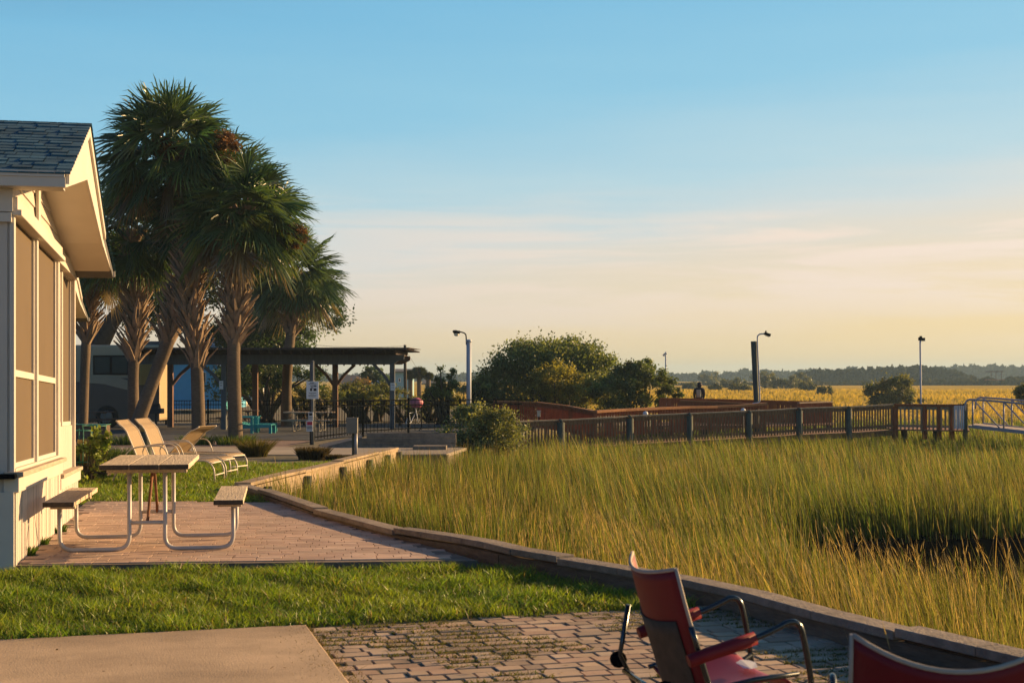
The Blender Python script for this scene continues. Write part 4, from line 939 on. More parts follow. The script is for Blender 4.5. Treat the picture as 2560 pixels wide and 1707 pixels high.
for i, (px, py, D, rp, rq) in enumerate([(1778, 945, 170, 28, 14), (1830, 955, 165, 34, 12), (1912, 950, 160, 40, 18), (1960, 953, 158, 34, 16), (1998, 950, 150, 30, 18), (2064, 976, 120, 22, 10), (1788, 968, 140, 16, 7), (1850, 968, 150, 28, 9), (1725, 964, 180, 20, 6), (2020, 965, 145, 30, 10)]):
    lab = ['dark bush on the marsh above the person', 'low dark bush left of the leaning lamp piling', 'broad olive bush just right of the lamp piling', 'rounded olive bush in the marsh, second right of the lamp piling', 'tallest bush at the right of the marsh bush row', 'small lone bush on the golden marsh nearest the dock', 'tiny bush just right of the person on the dock', 'flat scrub bush beside the foot of the lamp piling', 'tiny bush left of the person at the marsh edge', 'low scrub bush between the bush row and the lone bush'][i]
    D = 7920. / (py + rq + 2 - YH)
    shrub('marsh_bush', lab, 'bush', (X(px, D), D, -.7), [blob(px, py, D, rp, rq), blob(px - rp * .3, py + rq * .4, D, rp * .7, rq * .6), blob(px, py + rq * .6, D, rp * .95, rq * .6), blob(px + rp * .2, py + rq * .8, D, rp * .9, rq * .4)], 2600, .14 * D / 100, (.03, .042, .015), (.085, .085, .025), 26, 'scattered bushes on the golden marsh', limbs=4, stem=.08)
# far woods: masses nobody could count
def wood(name, label, prof, D, n, size, cA, cB, depth):
    xs_ = np.array([p[0] for p in prof], float); tp = np.array([p[1] for p in prof], float)
    px = rg.uniform(xs_[0], xs_[-1], n); nc = 420; cxs = rg.uniform(xs_[0], xs_[-1], nc); ci = rg.integers(0, nc, n)
    px = cxs[ci] + rg.normal(0, 9, n); top = np.interp(px, xs_, tp) + 5 * vnoise(px, px * 0, 3, .11) + 3 * vnoise(px, px * 0, 4, .4) + rg.normal(0, 3.5, nc)[ci] + 12
    y = D + rg.uniform(0, depth, n); u = rg.random(n) ** .75; bot = YH + F * 2.1 / D
    py = bot + (top - bot) * u; p = np.stack([(px - 1280) / F * y, y, H - (py - YH) / F * D], 1)
    nrm = rg.normal(0, 1, (n, 3)); nrm[:, 2] += .6; nrm /= np.linalg.norm(nrm, axis=1)[:, None]; ax = np.cross(nrm, rg.normal(0, 1, (n, 3))); ax /= np.linalg.norm(ax, axis=1)[:, None]; s2 = np.cross(nrm, ax)
    L_ = size * rg.uniform(.6, 1.4, (n, 1)); V = np.stack([p - ax * L_, p + s2 * L_ * .7, p + ax * L_, p - s2 * L_ * .7], 1).reshape(-1, 3)
    b0 = np.arange(n) * 4; k = rg.random((n, 1)) * .5 + rg.random(nc)[ci][:, None] * .5; c = np.array(cA) * (1 - k) + np.array(cB) * k
    tag(np_mesh(name, V, np.stack([b0, b0 + 1, b0 + 2, b0 + 3], 1), None, M['woods'], np.repeat(c, 4, 0)), label, 'woods', kind='stuff')
wood('far_woods', 'blue hazy treeline along the far side of the marsh', [(-300, 925), (600, 928), (1400, 930), (1680, 929), (1800, 926), (1860, 920), (1960, 922), (2100, 920), (2300, 914), (2400, 908), (2560, 905), (2800, 902), (3000, 905)], 900, 34000, 2.2, (.022, .030, .018), (.045, .055, .03), 60)
wood('near_woods', 'darker wooded island in front of the far treeline', [(1975, 950), (1990, 930), (2040, 922), (2120, 920), (2200, 914), (2290, 911), (2360, 917), (2410, 930), (2440, 944), (2480, 950)], 520, 16000, 1.3, (.018, .026, .012), (.05, .052, .02), 30)
wood('scrub_fringe', 'fringe of scrub where the marsh meets the wooded island', [(1700, 955), (2000, 953), (2420, 943), (2470, 936), (2490, 950), (2530, 938), (2600, 936), (2700, 945)], 430, 6000, 1.0, (.04, .045, .016), (.10, .085, .025), 20)

# ------------------------------------------------------------------ pavilion
pv = thing('pavilion', 'dark timber pergola pavilion with Y braced posts behind the palms', 'pavilion', (X(700, 60), 60, -.62))
def vpost(px, D, w_, ztop, m_, base=None):
    m = MB(); m.box((X(px, D), D, (zg(D) - .1 + ztop) / 2), (w_, w_, ztop - zg(D) + .1)); return m.build('post', M[m_], pv, bevel=.01)
zb = 2.06
FD, BDp = 58.0, 62.0
for px, m_ in ((340, 'pav'), (560, 'pav'), (781, 'pav'), (981, 'pav')): vpost(px, FD, .2, zb + .02, m_)
for px in (426, 638, 838): vpost(px, BDp, .23, zb + .1, 'pavbrown')
m = MB(); m.ext([(X(330, FD), FD - .06, zb), (X(985, FD), FD - .06, zb), (X(996, FD), FD - .06, zb + .14), (X(1010, FD), FD - .06, zb + .2), (X(1011, FD), FD - .06, zb + .38), (X(330, FD), FD - .06, zb + .38)], (0, .14, 0)); m.build('beam', M['pav'], pv)
m = MB(); m.ext([(X(330, FD), BDp - .06, zb + .02), (X(985, FD), BDp - .06, zb + .02), (X(1008, FD), BDp - .06, zb + .2), (X(1008, FD), BDp - .06, zb + .38), (X(330, FD), BDp - .06, zb + .38)], (0, .14, 0)); m.build('beam', M['pavbrown'], pv)
m = MB(); x = X(330, FD)
while x < X(1016, FD): m.ext([(x, 56.6, zb + .50), (x, 57.0, zb + .381), (x, 63.2, zb + .381), (x, 63.6, zb + .50), (x, 63.6, zb + .56), (x, 56.6, zb + .56)], (.05, 0, 0)); x += .41
m.build('joists', M['pavroof'], pv)
m = MB(); y = 56.55; i = 0
while y < 63.6: m.box(((X(325, FD) + X(1024 + 4 * math.sin(i * 2.1), FD)) / 2, y, zb + .585 + .008 * math.sin(i)), (X(1024 + 4 * math.sin(i * 2.1), FD) - X(325, FD), .15, .05)); y += .175; i += 1
m.build('roof_slats', M['pavroof'], pv)
m = MB(); m.ext([(X(325, FD), 56.5, zb + .56), (X(1030, FD), 56.5, zb + .56), (X(1030, FD), 63.7, zb + .63), (X(325, FD), 63.7, zb + .63)], (0, 0, .02)); 
m.v = [(a, b_, c + .06) for a, b_, c in m.v]; m.build('roof_sheet', M['pavroof'], pv)
def brace(px, D, dx, m_, dy=0):
    x = X(px, D); m = MB(); m.beam((x, D, zb - .95), (x + dx * .45, D + dy * .45, zb - .42), .14, .12); m.beam((x + dx * .45, D + dy * .45, zb - .42), (x + dx, D + dy, zb + .02), .14, .12); m.build('brace', M[m_], pv)
brace(981, FD, -.78, 'pav'); brace(838, BDp, -.85, 'pavbrown'); brace(838, BDp, .85, 'pavbrown'); brace(426, BDp, .9, 'pavbrown'); brace(560, FD, -.95, 'pav'); brace(560, FD, .9, 'pav')
m = MB()
for i in range(60):
    x = lerp(X(800, 60), X(960, 60), i / 59); m.box((x, 60 + .0, zb + .10 - .05 * math.sin(i * .9) ** 2), (.05, .01, .012))
for i in range(9): m.lathe([(.005, .0), (.03, -.04), (.034, -.09), (.005, -.13)], (lerp(X(800, 60), X(960, 60), i / 8), 60, zb + .07), 8)
m.build('string_lights', M['dark'], pv)
def notice(px0, py0, px1, py1, D, name, label, lines, mats=('paper', 'ink'), extra=None):
    t = thing(name, label, 'sign', (X((px0 + px1) / 2, D), D, Z(py1, D)))
    m = MB(); m.box((X((px0 + px1) / 2, D), D, (Z(py0, D) + Z(py1, D)) / 2), ((px1 - px0) * D / F, .02, (py1 - py0) * D / F)); m.build('panel', M[mats[0]], t, bevel=.003)
    for i, (u0, u1, v0, v1, mt) in enumerate(lines):
        m = MB(); x0, x1 = lerp(px0, px1, u0), lerp(px0, px1, u1); y0, y1 = lerp(py0, py1, v0), lerp(py0, py1, v1)
        m.box((X((x0 + x1) / 2, D), D - .013, (Z(y0, D) + Z(y1, D)) / 2), ((x1 - x0) * D / F, .005, (y1 - y0) * D / F)); m.build({'ink': 'lettering', 'signred': 'red_band', 'paper': 'lettering'}[mt], M[mt], t)
    return t
SD = 40.8
notice(766, 953, 797, 997, SD, 'notice_sign', 'large white rules sign with a dark picture on the tall post of the fence', [(.3, .62, .06, .10, 'ink'), (.18, .82, .14, .165, 'ink'), (.32, .82, .23, .27, 'ink'), (.62, .82, .27, .31, 'ink'), (.36, .56, .33, .38, 'ink'), (.30, .46, .40, .55, 'ink'), (.58, .82, .40, .55, 'ink'), (.2, .8, .65, .68, 'ink'), (.3, .6, .74, .755, 'ink'), (.15, .82, .79, .82, 'ink'), (.2, .75, .87, .885, 'ink')])
notice(771, 1030, 783, 1050, SD - .06, 'notice_sign', 'small white notice on the fence post above the red banded sign', [(.15, .85, .1, .45, 'ink'), (.1, .9, .55, .62, 'ink'), (.1, .9, .72, .78, 'ink'), (.1, .9, .86, .9, 'ink')])
notice(766, 1051, 782, 1078, SD - .06, 'warning_sign', 'white warning sign with a red band low on the fence post', [(.1, .95, .1, .42, 'signred'), (.08, .92, .52, .60, 'ink'), (.08, .92, .66, .72, 'ink'), (.12, .88, .8, .86, 'ink')])
notice(548, 952, 558, 973, FD - .13, 'paper_notice', 'white paper notice on the blue grey pavilion post behind the reddish palm', [(.2, .8, .2, .26, 'ink'), (.2, .8, .5, .55, 'ink')])
notice(976, 957, 988, 976, FD - .13, 'paper_notice', 'white paper notice on the rightmost pavilion post', [(.2, .8, .25, .3, 'ink'), (.2, .8, .6, .64, 'ink')])
t = thing('sign_post', 'slim grey post that carries the large white rules sign at the fence end', 'post', (X(780, SD), SD + .1, zg(SD)))
m = MB(); m.tube([(X(780, SD), SD + .1, zg(SD)), (X(780, SD), SD + .1, Z(905, SD))], .048, 10); m.build('pole', M['pav'], t)
m = MB(); m.lathe([(.05, 0), (.055, .02), (.02, .04)], (X(780, SD), SD + .1, Z(905, SD)), 10); m.build('post_cap', M['pav'], t)

# ------------------------------------------------------------------ black picket fence
def fence(name, label, pts, hgt, sp=.115, low=.12, mt='black', group='black metal fences'):
    t = thing(name, label, 'fence', (X(pts[0][0], pts[0][1]), pts[0][1], zg(pts[0][1])), group)
    W = [Vector((X(px, D), D, zg(D) + (dz[0] if dz else 0))) for px, D, *dz in pts]
    for p in W:
        m = MB(); m.box((p.x, p.y, p.z + hgt / 2 - .02), (.075, .075, hgt + .08)); m.lathe([(.045, 0), (.03, .03), (.005, .04)], (p.x, p.y, p.z + hgt + .02), 6); m.build('post', M[mt], t)
    for a, b_ in zip(W, W[1:]):
        m = MB(); d = b_ - a; n = max(2, int(d.length / sp * (.72 if d.length > 6 else 1))); u = Vector((0, 0, 1))
        for z in (low + .08, hgt - .2, hgt - .02): m.beam(a + u * z, b_ + u * z, .03, .035)
        for i in range(1, n):
            p = a.lerp(b_, i / n); m.beam(p + u * low, p + u * (hgt - (.0)), .018, .018)
        m.build('picket_panel', M[mt], t)
    return t
fence('picket_fence', 'black metal picket fence running right from the rules sign towards the dock', [(778, 41), (907, 48.5), (1021, 52.5), (1150, 54.5), (1240, 56.5), (1332, 57.5)], 1.26, .30)
fence('picket_fence', 'black metal picket fence along the far side of the courtyard', [(170, 66), (300, 66.5), (415, 67), (520, 67), (640, 67), (760, 66), (880, 65.5), (1000, 65), (1120, 64.5), (1236, 62)], 1.15, .12)
# low retaining wall and step beside the path
rw = thing('retaining_wall', 'low grey timber retaining wall behind the footpath', 'wall', (X(990, 38.5), 38.5, -.37))
for i in range(3):
    m = MB(); a, b_ = X(872 + 22 * i, 38.5), X(1140, 38.5); m.box(((a + b_) / 2, 38.6, -.375 + .135 * i + .067), (b_ - a, .1 - .008 * i, .13)); m.build('sleeper', M['cap_wood'], rw, bevel=.008)
m = MB(); m.hexa([(X(800, 38.5), 38.5, -.42), (X(905, 38.5), 38.5, -.42), (X(905, 40.5), 40.5, -.42), (X(800, 41), 41, -.42), (X(800, 38.5), 38.5, -.375), (X(905, 38.5), 38.5, -.08), (X(905, 40.5), 40.5, -.1), (X(800, 41), 41, -.38)]); m.build('ramp_side', M['cap_wood'], rw)
m = MB(); m.box((X(1075, 36.8), 36.8, -.28), (.85, .5, .12)); tag(m.build('step', M['cap_wood'], None, bevel=.01), 'low wooden step on the footpath against the retaining wall', 'step')
# electrical pedestal
ep = thing('utility_pedestal', 'grey electrical box on a post beside the footpath', 'utility box', (X(885, 33), 33, -.3))
m = MB(); m.box((X(884, 33), 33.06, .05), (.085, .06, .9)); m.build('post', M['pole_green'], ep)
m = MB(); m.tube([(X(890, 33), 33, -.35), (X(890, 33), 33, .30)], .035, 10); m.build('conduit', M['galv'], ep)
m = MB(); m.box((X(881, 33), 32.95, Z(1064, 33)), (.255, .14, .34)); m.box((X(881, 33), 32.95, Z(1046, 33) + .012), (.275, .165, .02)); m.build('cabinet', M['cabinet'], ep, bevel=.008)
# clipped mounds of dead grass by the path
for lab, px, D, r, h, n in (('largest brown clipped grass mound in front of the footpath', 782, 31.5, .30, .30, 2600), ('small dark clipped grass mound just right of the largest one', 832, 31.2, .14, .15, 700), ('smallest dark clipped grass mound nearest the utility post', 860, 31.4, .12, .12, 500)):
    q = clump(X(px, D), D, r, n, h, .010, [(.030, .024, .012), (.10, .07, .03)], spread=.45); tag(q, lab, 'plant', 'brown clipped grass mounds by the footpath')
# ------------------------------------------------------------------ boardwalk dock
dk_ = thing('boardwalk', 'weathered wooden boardwalk with picket railings curving out over the marsh', 'dock', (X(1265, 46), 46, -.8))
def railing(pts, hgt, capm, pickm, posts, capw=.15, capt=.045, sp=.125, postw=.10, pick=True, postm=None, name='railing', pw=.06):
    W = [Vector(P(*q)) for q in pts]; m = MB()
    for a, b_ in zip(W, W[1:]): m.beam(a, b_, capw, capt)
    m.build('rail_cap', M[capm], dk_)
    m = MB(); dist = [0]
    for a, b_ in zip(W, W[1:]): dist.append(dist[-1] + (b_ - a).length)
    def at(s):
        for i in range(len(W) - 1):
            if s <= dist[i + 1] or i == len(W) - 2: return W[i].lerp(W[i + 1], (s - dist[i]) / (dist[i + 1] - dist[i]))
    u = Vector((0, 0, 1)); rr = random.Random(len(pts))
    for a, b_ in zip(W, W[1:]):
        m.beam(a - u * .10, b_ - u * .10, .04, .13); m.beam(a - u * (hgt - .14), b_ - u * (hgt - .14), .04, .09)
    m.build('rail_board', M[pickm], dk_)
    nb = 8; k = 0
    segs = max(1, int(dist[-1] / 2.4))
    for g_ in range(segs):
        m = MB(); s = dist[-1] * g_ / segs + sp * .5
        while s < dist[-1] * (g_ + 1) / segs:
            p = at(s); m.beam(p - u * (hgt - .02) + Vector((0, -.03, 0)), p - u * .03 + Vector((rr.uniform(-.008, .008), -.03, 0)), pw, .03); s += sp
        m.build('picket_panel', M[pickm], dk_)
    for s in posts:
        p = at(s * dist[-1]); m = MB(); m.box((p.x, p.y + .02, p.z - hgt / 2 - .2), (postw, postw, hgt + .3)); m.build('post', M[postm or pickm], dk_)
    return W
R1 = [(1262, 1055, 46), (1330, 1052, 46.6), (1430, 1049, 47.4), (1530, 1043.5, 48.2), (1585, 1039.5, 48.7), (1700, 1034.5, 49.6), (1780, 1031.5, 50.3), (1865, 1027.5, 51), (1930, 1025, 51.5), (1990, 1021, 52), (2060, 1018.5, 52.6), (2150, 1016, 53.4), (2232, 1011, 54)]
W1 = railing(R1, .93, 'dock_cap', 'dock_grey', [], .16)
for px, w_ in ((1402, .255), (1575, .24), (1724, .225), (1873, .225), (1998, .24), (2122, .225)):
    D = interp(px, [(q[0], q[2]) for q in R1]) - .2; zc = Z(interp(px, [(q[0], q[1]) for q in R1]), D); x = X(px, D)
    m = MB(); m.tube([(x + .02, D, -2.3), (x, D, zc - .08), ], [w_ * .5, w_ * .5], 14); m.tube([(x, D, zc - .08), (x + .06, D, zc - .03)], [w_ * .5, w_ * .42], 14); m.build('piling', M['pile'], dk_)
R1b = [(2236, 1012, 54), (2300, 1012.5, 53.6), (2360, 1013.5, 53.1), (2416, 1012.5, 52.6)]
railing(R1b, .92, 'dock_red', 'dock_cap', [0, .02, .42, .62, .80], .15, .09, .15, .15, postm='dock_red')
m = MB(); Dg = 52.5; zt = Z(1012, Dg)
for i in range(5): m.box((X(2386 + i * 5.2, Dg), Dg - .07, zt - .45), (.05, .02, .86))
m.build('gate_boards', M['gatewhite'], dk_)
m = MB(); m.box((X(2413, Dg), Dg, zt - .9), (.13, .16, 1.9)); m.build('end_post', M['pile'], dk_)
R2 = [(1488, 1029, 51), (1560, 1024.5, 52), (1640, 1021, 53), (1720, 1018, 54), (1790, 1017, 54.8), (1850, 1014.5, 55.4), (1915, 1009, 56)]
railing(R2, .95, 'redcap', 'dock_red', [.0, .22, .45, .68, .99], .2, .09, .14)
R3 = [(1236, 1003, 58.5), (1345, 1006, 56.5), (1420, 1015, 54.2), (1492, 1029, 51.2)]
railing(R3, 1.0, 'redcap', 'dock_red', [.0, .12, .4, .58, .82], .12, .05, .12)
R4 = [(1650, 996, 63), (1750, 997.5, 63), (1850, 1000, 62.7), (1960, 1003, 62.4), (2072, 1004.5, 62)]
railing(R4, .95, 'dock_red', 'dock_red', [.0, .3, .6, .8, .99], .16, .06, .09, pw=.085)
R5 = [(1700, 1001, 60), (1790, 1004.5, 59.6), (1888, 1010, 59)]
railing(R5, .9, 'redcap', 'dock_red', [.0, .5, .99], .14, .05, .09, pw=.085)
R6 = [(1996, 1007, 60), (2079, 1004, 61.4)]
railing(R6, .9, 'dock_cap', 'dock_red', [.0, .5, .99], .13, .05, .12)
# deck boards and stringers
def deck(poly, name='deck'):
    m = MB(); m.ext([(x, y, z) for x, y, z in poly], (0, 0, -.05)); m.build(name, M['dock_grey'], dk_)
for (a, b_) in zip(R1, R1[1:]):
    pa, pb = Vector(P(*a)), Vector(P(*b_)); off = Vector((-.9, 2.0, 0)); dz = Vector((0, 0, -.95)); m = MB(); n = max(2, int((pb - pa).length / .15))
    for i in range(n):
        q, r_ = pa.lerp(pb, i / n) + dz, pa.lerp(pb, (i + .93) / n) + dz; m.hexa([q - Vector((0, .12, .04)), r_ - Vector((0, .12, .04)), r_ + off - Vector((0, 0, .04)), q + off - Vector((0, 0, .04)), q - Vector((0, .12, 0)), r_ - Vector((0, .12, 0)), r_ + off, q + off])
    m.beam(pa + dz + Vector((0, .0, -.13)), pb + dz + Vector((0, 0, -.13)), .05, .16); m.build('deck', M['dock_grey'], dk_)
deck([(X(2232, 54), 54, -.41), (X(2420, 52.6), 52.4, -.40), (X(2430, 55), 55.5, -.40), (X(2200, 57), 57, -.41)])
deck([(X(1640, 59), 59, -.45), (X(1900, 58), 58, -.43), (X(2085, 60.5), 60.5, -.42), (X(2080, 64), 64, -.42), (X(1640, 64.5), 64.5, -.45)])
for px, D in ((1650, 60), (1760, 60), (1990, 60.5), (2075, 62), (2260, 54.5), (2340, 54)):
    m = MB(); m.tube([(X(px, D), D, -2.3), (X(px, D), D, -.47)], .12, 10); m.build('piling', M['pile'], dk_)
for px, py, D in ((1615, 1034, 50.3), (1860, 1026, 52.2)):
    t = thing('dock_light', {1615: 'round white dock light on the railing at the middle of the dock', 1860: 'round white dock light just below the lamp piling'}[px], 'light', (X(px, D), D + .2, Z(py + 18, D)), 'small round dock lights')
    m = MB(); m.lathe([(.03, -.9), (.03, -.12), (.06, -.10)], (X(px, D), D + .2, Z(py, D)), 8); m.build('stem', M['pole_pale'], t)
    m = MB(); m.lathe([(.04, -.1), (.085, -.05), (.095, 0), (.07, .06), (.01, .085)], (X(px, D), D + .2, Z(py, D)), 12); m.build('globe', M['paper'], t)
t = thing('pile_light', 'pale square lantern on the red ramp railing', 'light', (X(1347, 55), 55, Z(1040, 55)))
m = MB(); m.box((X(1347, 55), 55, Z(1035, 55)), (.13, .1, .2)); m.box((X(1347, 55), 55, Z(1027, 55)), (.17, .14, .03)); m.build('housing', M['lens'], t, bevel=.01)
m = MB(); m.box((X(1347, 55), 55.07, Z(1044, 55)), (.05, .05, .4)); m.build('bracket', M['black'], t)

# gangway
gw = thing('gangway', 'silver aluminium truss gangway leading off the right end of the dock', 'gangway', (X(2430, 51), 51, -.4))
def truss(D0, D1, px0, top, bot, nbay, ex):
    # chord from px0 to px 2760; top/bot: z at both ends
    x0, x1 = X(px0, D0), X(2760, D1); A, B = Vector((x0, D0, 0)), Vector((x1, D1, 0)); u = Vector((0, 0, 1))
    pt = lambda s: A.lerp(B, s) + u * lerp(top[0], top[1], s); pb = lambda s: A.lerp(B, s) + u * lerp(bot[0], bot[1], s)
    m = MB(); m.tube(along([pb(0) + Vector((ex, 0, .55)), pt(0) + Vector((ex * .9, 0, .0)), pt(.1), pt(1)], 6, .3), .035, 8); m.build('top_chord', M['alu'], gw)
    m = MB(); m.beam(pb(0), pb(1), .06, .12); m.build('bottom_chord', M['alu'], gw)
    for i in range(nbay + 1):
        s = i / nbay; m = MB(); m.tube([pb(s), pt(s)], .03, 8); m.build('upright', M['alu'], gw)
        if i < nbay: m = MB(); m.tube([pt(s), pb((i + .92) / nbay)], .026, 8); m.build('diagonal', M['alu'], gw)
truss(50.6, 47.0, 2432, (Z(998, 50.6), Z(1026, 47)), (Z(1066, 50.6), Z(1102, 47)), 4, -.28)
truss(52.2, 48.6, 2458, (Z(993, 52.2), Z(1018, 48.6)), (Z(1060, 52.2), Z(1093, 48.6)), 4, -.28)
m = MB(); m.hexa([(X(2420, 50.7), 50.7, Z(1065, 50.7) - .05), (X(2760, 47.1), 47.1, Z(1101, 47.1) - .05), (X(2760, 48.5), 48.5, Z(1093, 48.5) - .05), (X(2440, 52.1), 52.1, Z(1061, 52.1) - .05), (X(2420, 50.7), 50.7, Z(1065, 50.7) + .03), (X(2760, 47.1), 47.1, Z(1101, 47.1) + .03), (X(2760, 48.5), 48.5, Z(1092, 48.5) + .03), (X(2440, 52.1), 52.1, Z(1060, 52.1) + .03)]); m.build('walkway', M['aludeck'], gw)

# ------------------------------------------------------------------ lamp posts
def head(m, c, dx, s=1.0):
    x, y, z = c; m.lathe([(.03 * s, .10 * s), (.07 * s, .08 * s), (.11 * s, .02 * s), (.10 * s, -.0 * s)], c, 12); m.box((x, y, z + .07 * s), (.22 * s, .15 * s, .09 * s))
D = 62.0
lp = thing('lamp_post', 'pale thick lamp pole with a black curved arm left of the thicket', 'street lamp', (X(1172, D), D, zg(D)), 'dock lamps')
m = MB(); m.tube([(X(1172, D), D, -.8), (X(1172, D), D, Z(852, D))], .105, 14); m.lathe([(.13, -.1), (.13, 0), (.05, .03)], (X(1172, D), D, Z(850, D)), 12); m.build('pole', M['pole_pale'], lp)
m = MB(); m.tube(along([(X(1166, D), D, Z(862, D)), (X(1165, D), D, Z(833, D)), (X(1148, D), D, Z(829, D))], 8, .35), .028, 8); m.build('arm', M['black'], lp)
m = MB(); m.box((X(1142, D), D, Z(830.5, D)), (.27, .2, .13)); m.lathe([(.1, -.02), (.12, .07), (.06, .1)], (X(1138, D), D, Z(831, D)), 12); m.build('lamp_head', M['black'], lp, bevel=.01)
m = MB(); m.lathe([(.04, -.09), (.10, -.05), (.115, .0)], (X(1141, D), D, Z(835, D)), 12); m.build('lens', M['lens'], lp)
D = 58.2
lp = thing('lamp_post', 'leaning dark timber piling with a curved lamp arm rising from the dock', 'street lamp', (X(1893, D), D, -.5), 'dock lamps')
m = MB(); m.tube([(X(1894, D), D, -2.2), (X(1891, D), D, Z(1008, D)), (X(1884.5, D), D, Z(853, D))], [.10, .105, .125], 14); m.build('pole', M['pole_green'], lp)
m = MB(); cx = .125
m.tube(along([(X(1880, D), D - .15, Z(1008, D)), (X(1899, D), D - .13, Z(1006, D)), (X(1890.5, D) + .03, D - .13, Z(860, D)), (X(1891, D) + .02, D - .1, Z(836, D)), (X(1912, D), D - .1, Z(834, D))], 8, .3), .028, 8); m.build('conduit_arm', M['pole_pale'], lp)
m = MB(); m.beam((X(1910, D), D - .1, Z(833.5, D)), (X(1925, D), D - .1, Z(838.5, D)), .16, .11); m.box((X(1913.5, D), D - .1, Z(830, D)), (.06, .06, .1)); m.build('lamp_head', M['black'], lp, bevel=.01)
m = MB(); m.beam((X(1913, D), D - .1, Z(838, D)), (X(1922, D), D - .1, Z(841, D)), .12, .05); m.build('lens', M['lens'], lp)
D = 64.0
lp = thing('lamp_post', 'thin straight lamp pole rising beside the round bush on the right', 'street lamp', (X(2302, D), D, -1.2), 'dock lamps')
m = MB(); m.tube([(X(2304, D), D, -1.9), (X(2300.5, D), D, Z(850, D))], .04, 8); m.build('pole', M['pole_pale'], lp)
m = MB(); m.box((X(2305, D), D, Z(847.5, D)), (.24, .16, .11)); m.box((X(2302, D), D, Z(842.5, D)), (.1, .1, .09)); m.box((X(2298, D), D, Z(847, D)), (.07, .1, .14)); m.build('lamp_head', M['black'], lp, bevel=.008)
m = MB(); m.box((X(2307, D), D, Z(851.8, D)), (.17, .12, .035)); m.build('lens', M['lens'], lp)
D = 92.0
lp = thing('lamp_post', 'distant thin lamp pole showing above the right end of the thicket', 'street lamp', (X(1664, D), D, -1.2), 'dock lamps')
m = MB(); m.tube([(X(1665, D), D, -1.9), (X(1664.5, D), D, Z(888, D))], .045, 8); m.build('pole', M['pole_pale'], lp)
m = MB(); m.beam((X(1658, D), D, Z(889, D)), (X(1665, D), D, Z(883, D)), .16, .14); m.lathe([(.10, -.02), (.03, .12)], (X(1664.5, D), D, Z(884, D)), 8); m.build('lamp_head', M['pole_pale'], lp)
D = 108.0
up = thing('utility_pole', 'thin dark utility pole behind the right end of the pavilion', 'pole', (X(1013, D), D, -.8))
m = MB(); m.tube([(X(1013.5, D), D, -1), (X(1012.5, D), D, Z(862, D))], [.14, .10], 8); m.build('pole', M['bark'], up)
m = MB(); m.tube([(X(1013, D), D, Z(865.5, D)), (X(930, D), D, Z(868, D)), (X(830, D), D, Z(866, D)), (X(760, D), D, Z(860, D))], .014, 4); m.tube([(X(1014, D), D, Z(875, D)), (X(1045, D), D, Z(925, D)), (X(1052, D), D, Z(955, D))], .010, 4); m.build('wire', M['dark'], up)

# ------------------------------------------------------------------ person on the dock
D = 64.6
s_ = 1.0; bx, bz = X(1748, D), -.43
pe = thing('person', 'person in a dark hooded jacket with a pale backpack standing on the dock', 'person', (bx, D, bz))
def skinned(name, pts, edges, mat_, parent):
    me = bpy.data.meshes.new(name); o3 = org(parent); me.from_pydata([(a - o3[0], b_ - o3[1], c - o3[2]) for (a, b_, c), _ in pts], edges, []); me.materials.append(mat_)
    o = bpy.data.objects.new(name, me); COL.objects.link(o); o.parent = parent; ORG[o.name] = o3
    sk_ = o.modifiers.new('Skin', 'SKIN')
    for i, (_, r_) in enumerate(pts): me.skin_vertices[0].data[i].radius = (r_[0], r_[1]) if isinstance(r_, tuple) else (r_, r_)
    me.skin_vertices[0].data[0].use_root = True
    sb = o.modifiers.new('Subsurf', 'SUBSURF'); sb.levels = sb.render_levels = 2
    for p in me.polygons: p.use_smooth = True
    return o
q = lambda x, y, z: (bx + x, D + y, bz + z)
pts = [(q(0, 0, .92), (.16, .12)), (q(0, 0, 1.12), (.155, .11)), (q(0, .01, 1.32), (.19, .12)), (q(0, 0, 1.45), (.12, .09)), (q(.0, .01, 1.52), .06), (q(.02, .02, 1.62), (.085, .1)), (q(.02, .02, 1.70), (.07, .08)),
       (q(-.2, 0, 1.42), .075), (q(-.22, .02, 1.16), .06), (q(-.19, .10, 1.0), .045), (q(-.16, .15, .95), .04),
       (q(.2, 0, 1.42), .075), (q(.22, .02, 1.16), .06), (q(.19, .12, 1.0), .045), (q(.16, .2, .95), .04),
       (q(-.1, 0, .86), .095), (q(-.11, .01, .48), .07), (q(-.11, 0, .1), .05), (q(-.11, .13, .04), .045), (q(.1, 0, .86), .095), (q(.11, .01, .48), .07), (q(.11, 0, .1), .05), (q(.11, .13, .04), .045)]
ed = [(0, 1), (1, 2), (2, 3), (3, 4), (4, 5), (5, 6), (3, 7), (7, 8), (8, 9), (9, 10), (3, 11), (11, 12), (12, 13), (13, 14), (0, 15), (15, 16), (16, 17), (17, 18), (0, 19), (19, 20), (20, 21), (21, 22)]
skinned('jacket', pts, ed, M['navy'], pe)
skinned('hood', [(q(0, -.03, 1.50), (.10, .09)), (q(.01, -.02, 1.60), (.115, .12)), (q(.02, 0, 1.70), (.10, .105)), (q(.02, .01, 1.77), (.05, .05))], [(0, 1), (1, 2), (2, 3)], M['navy'], pe)
m = MB(); m.lathe([(.005, -.07), (.045, -.05), (.06, 0), (.05, .05), (.01, .075)], q(.075, .06, 1.62), 12); m.box(q(.135, .07, 1.615), (.03, .025, .035)); m.build('face', M['skin'], pe)
m = MB(); m.box(q(-.05, -.165, 1.24), (.20, .12, .34)); m.box(q(-.05, -.235, 1.17), (.15, .04, .15)); m.build('backpack', M['pack'], pe, bevel=.03)
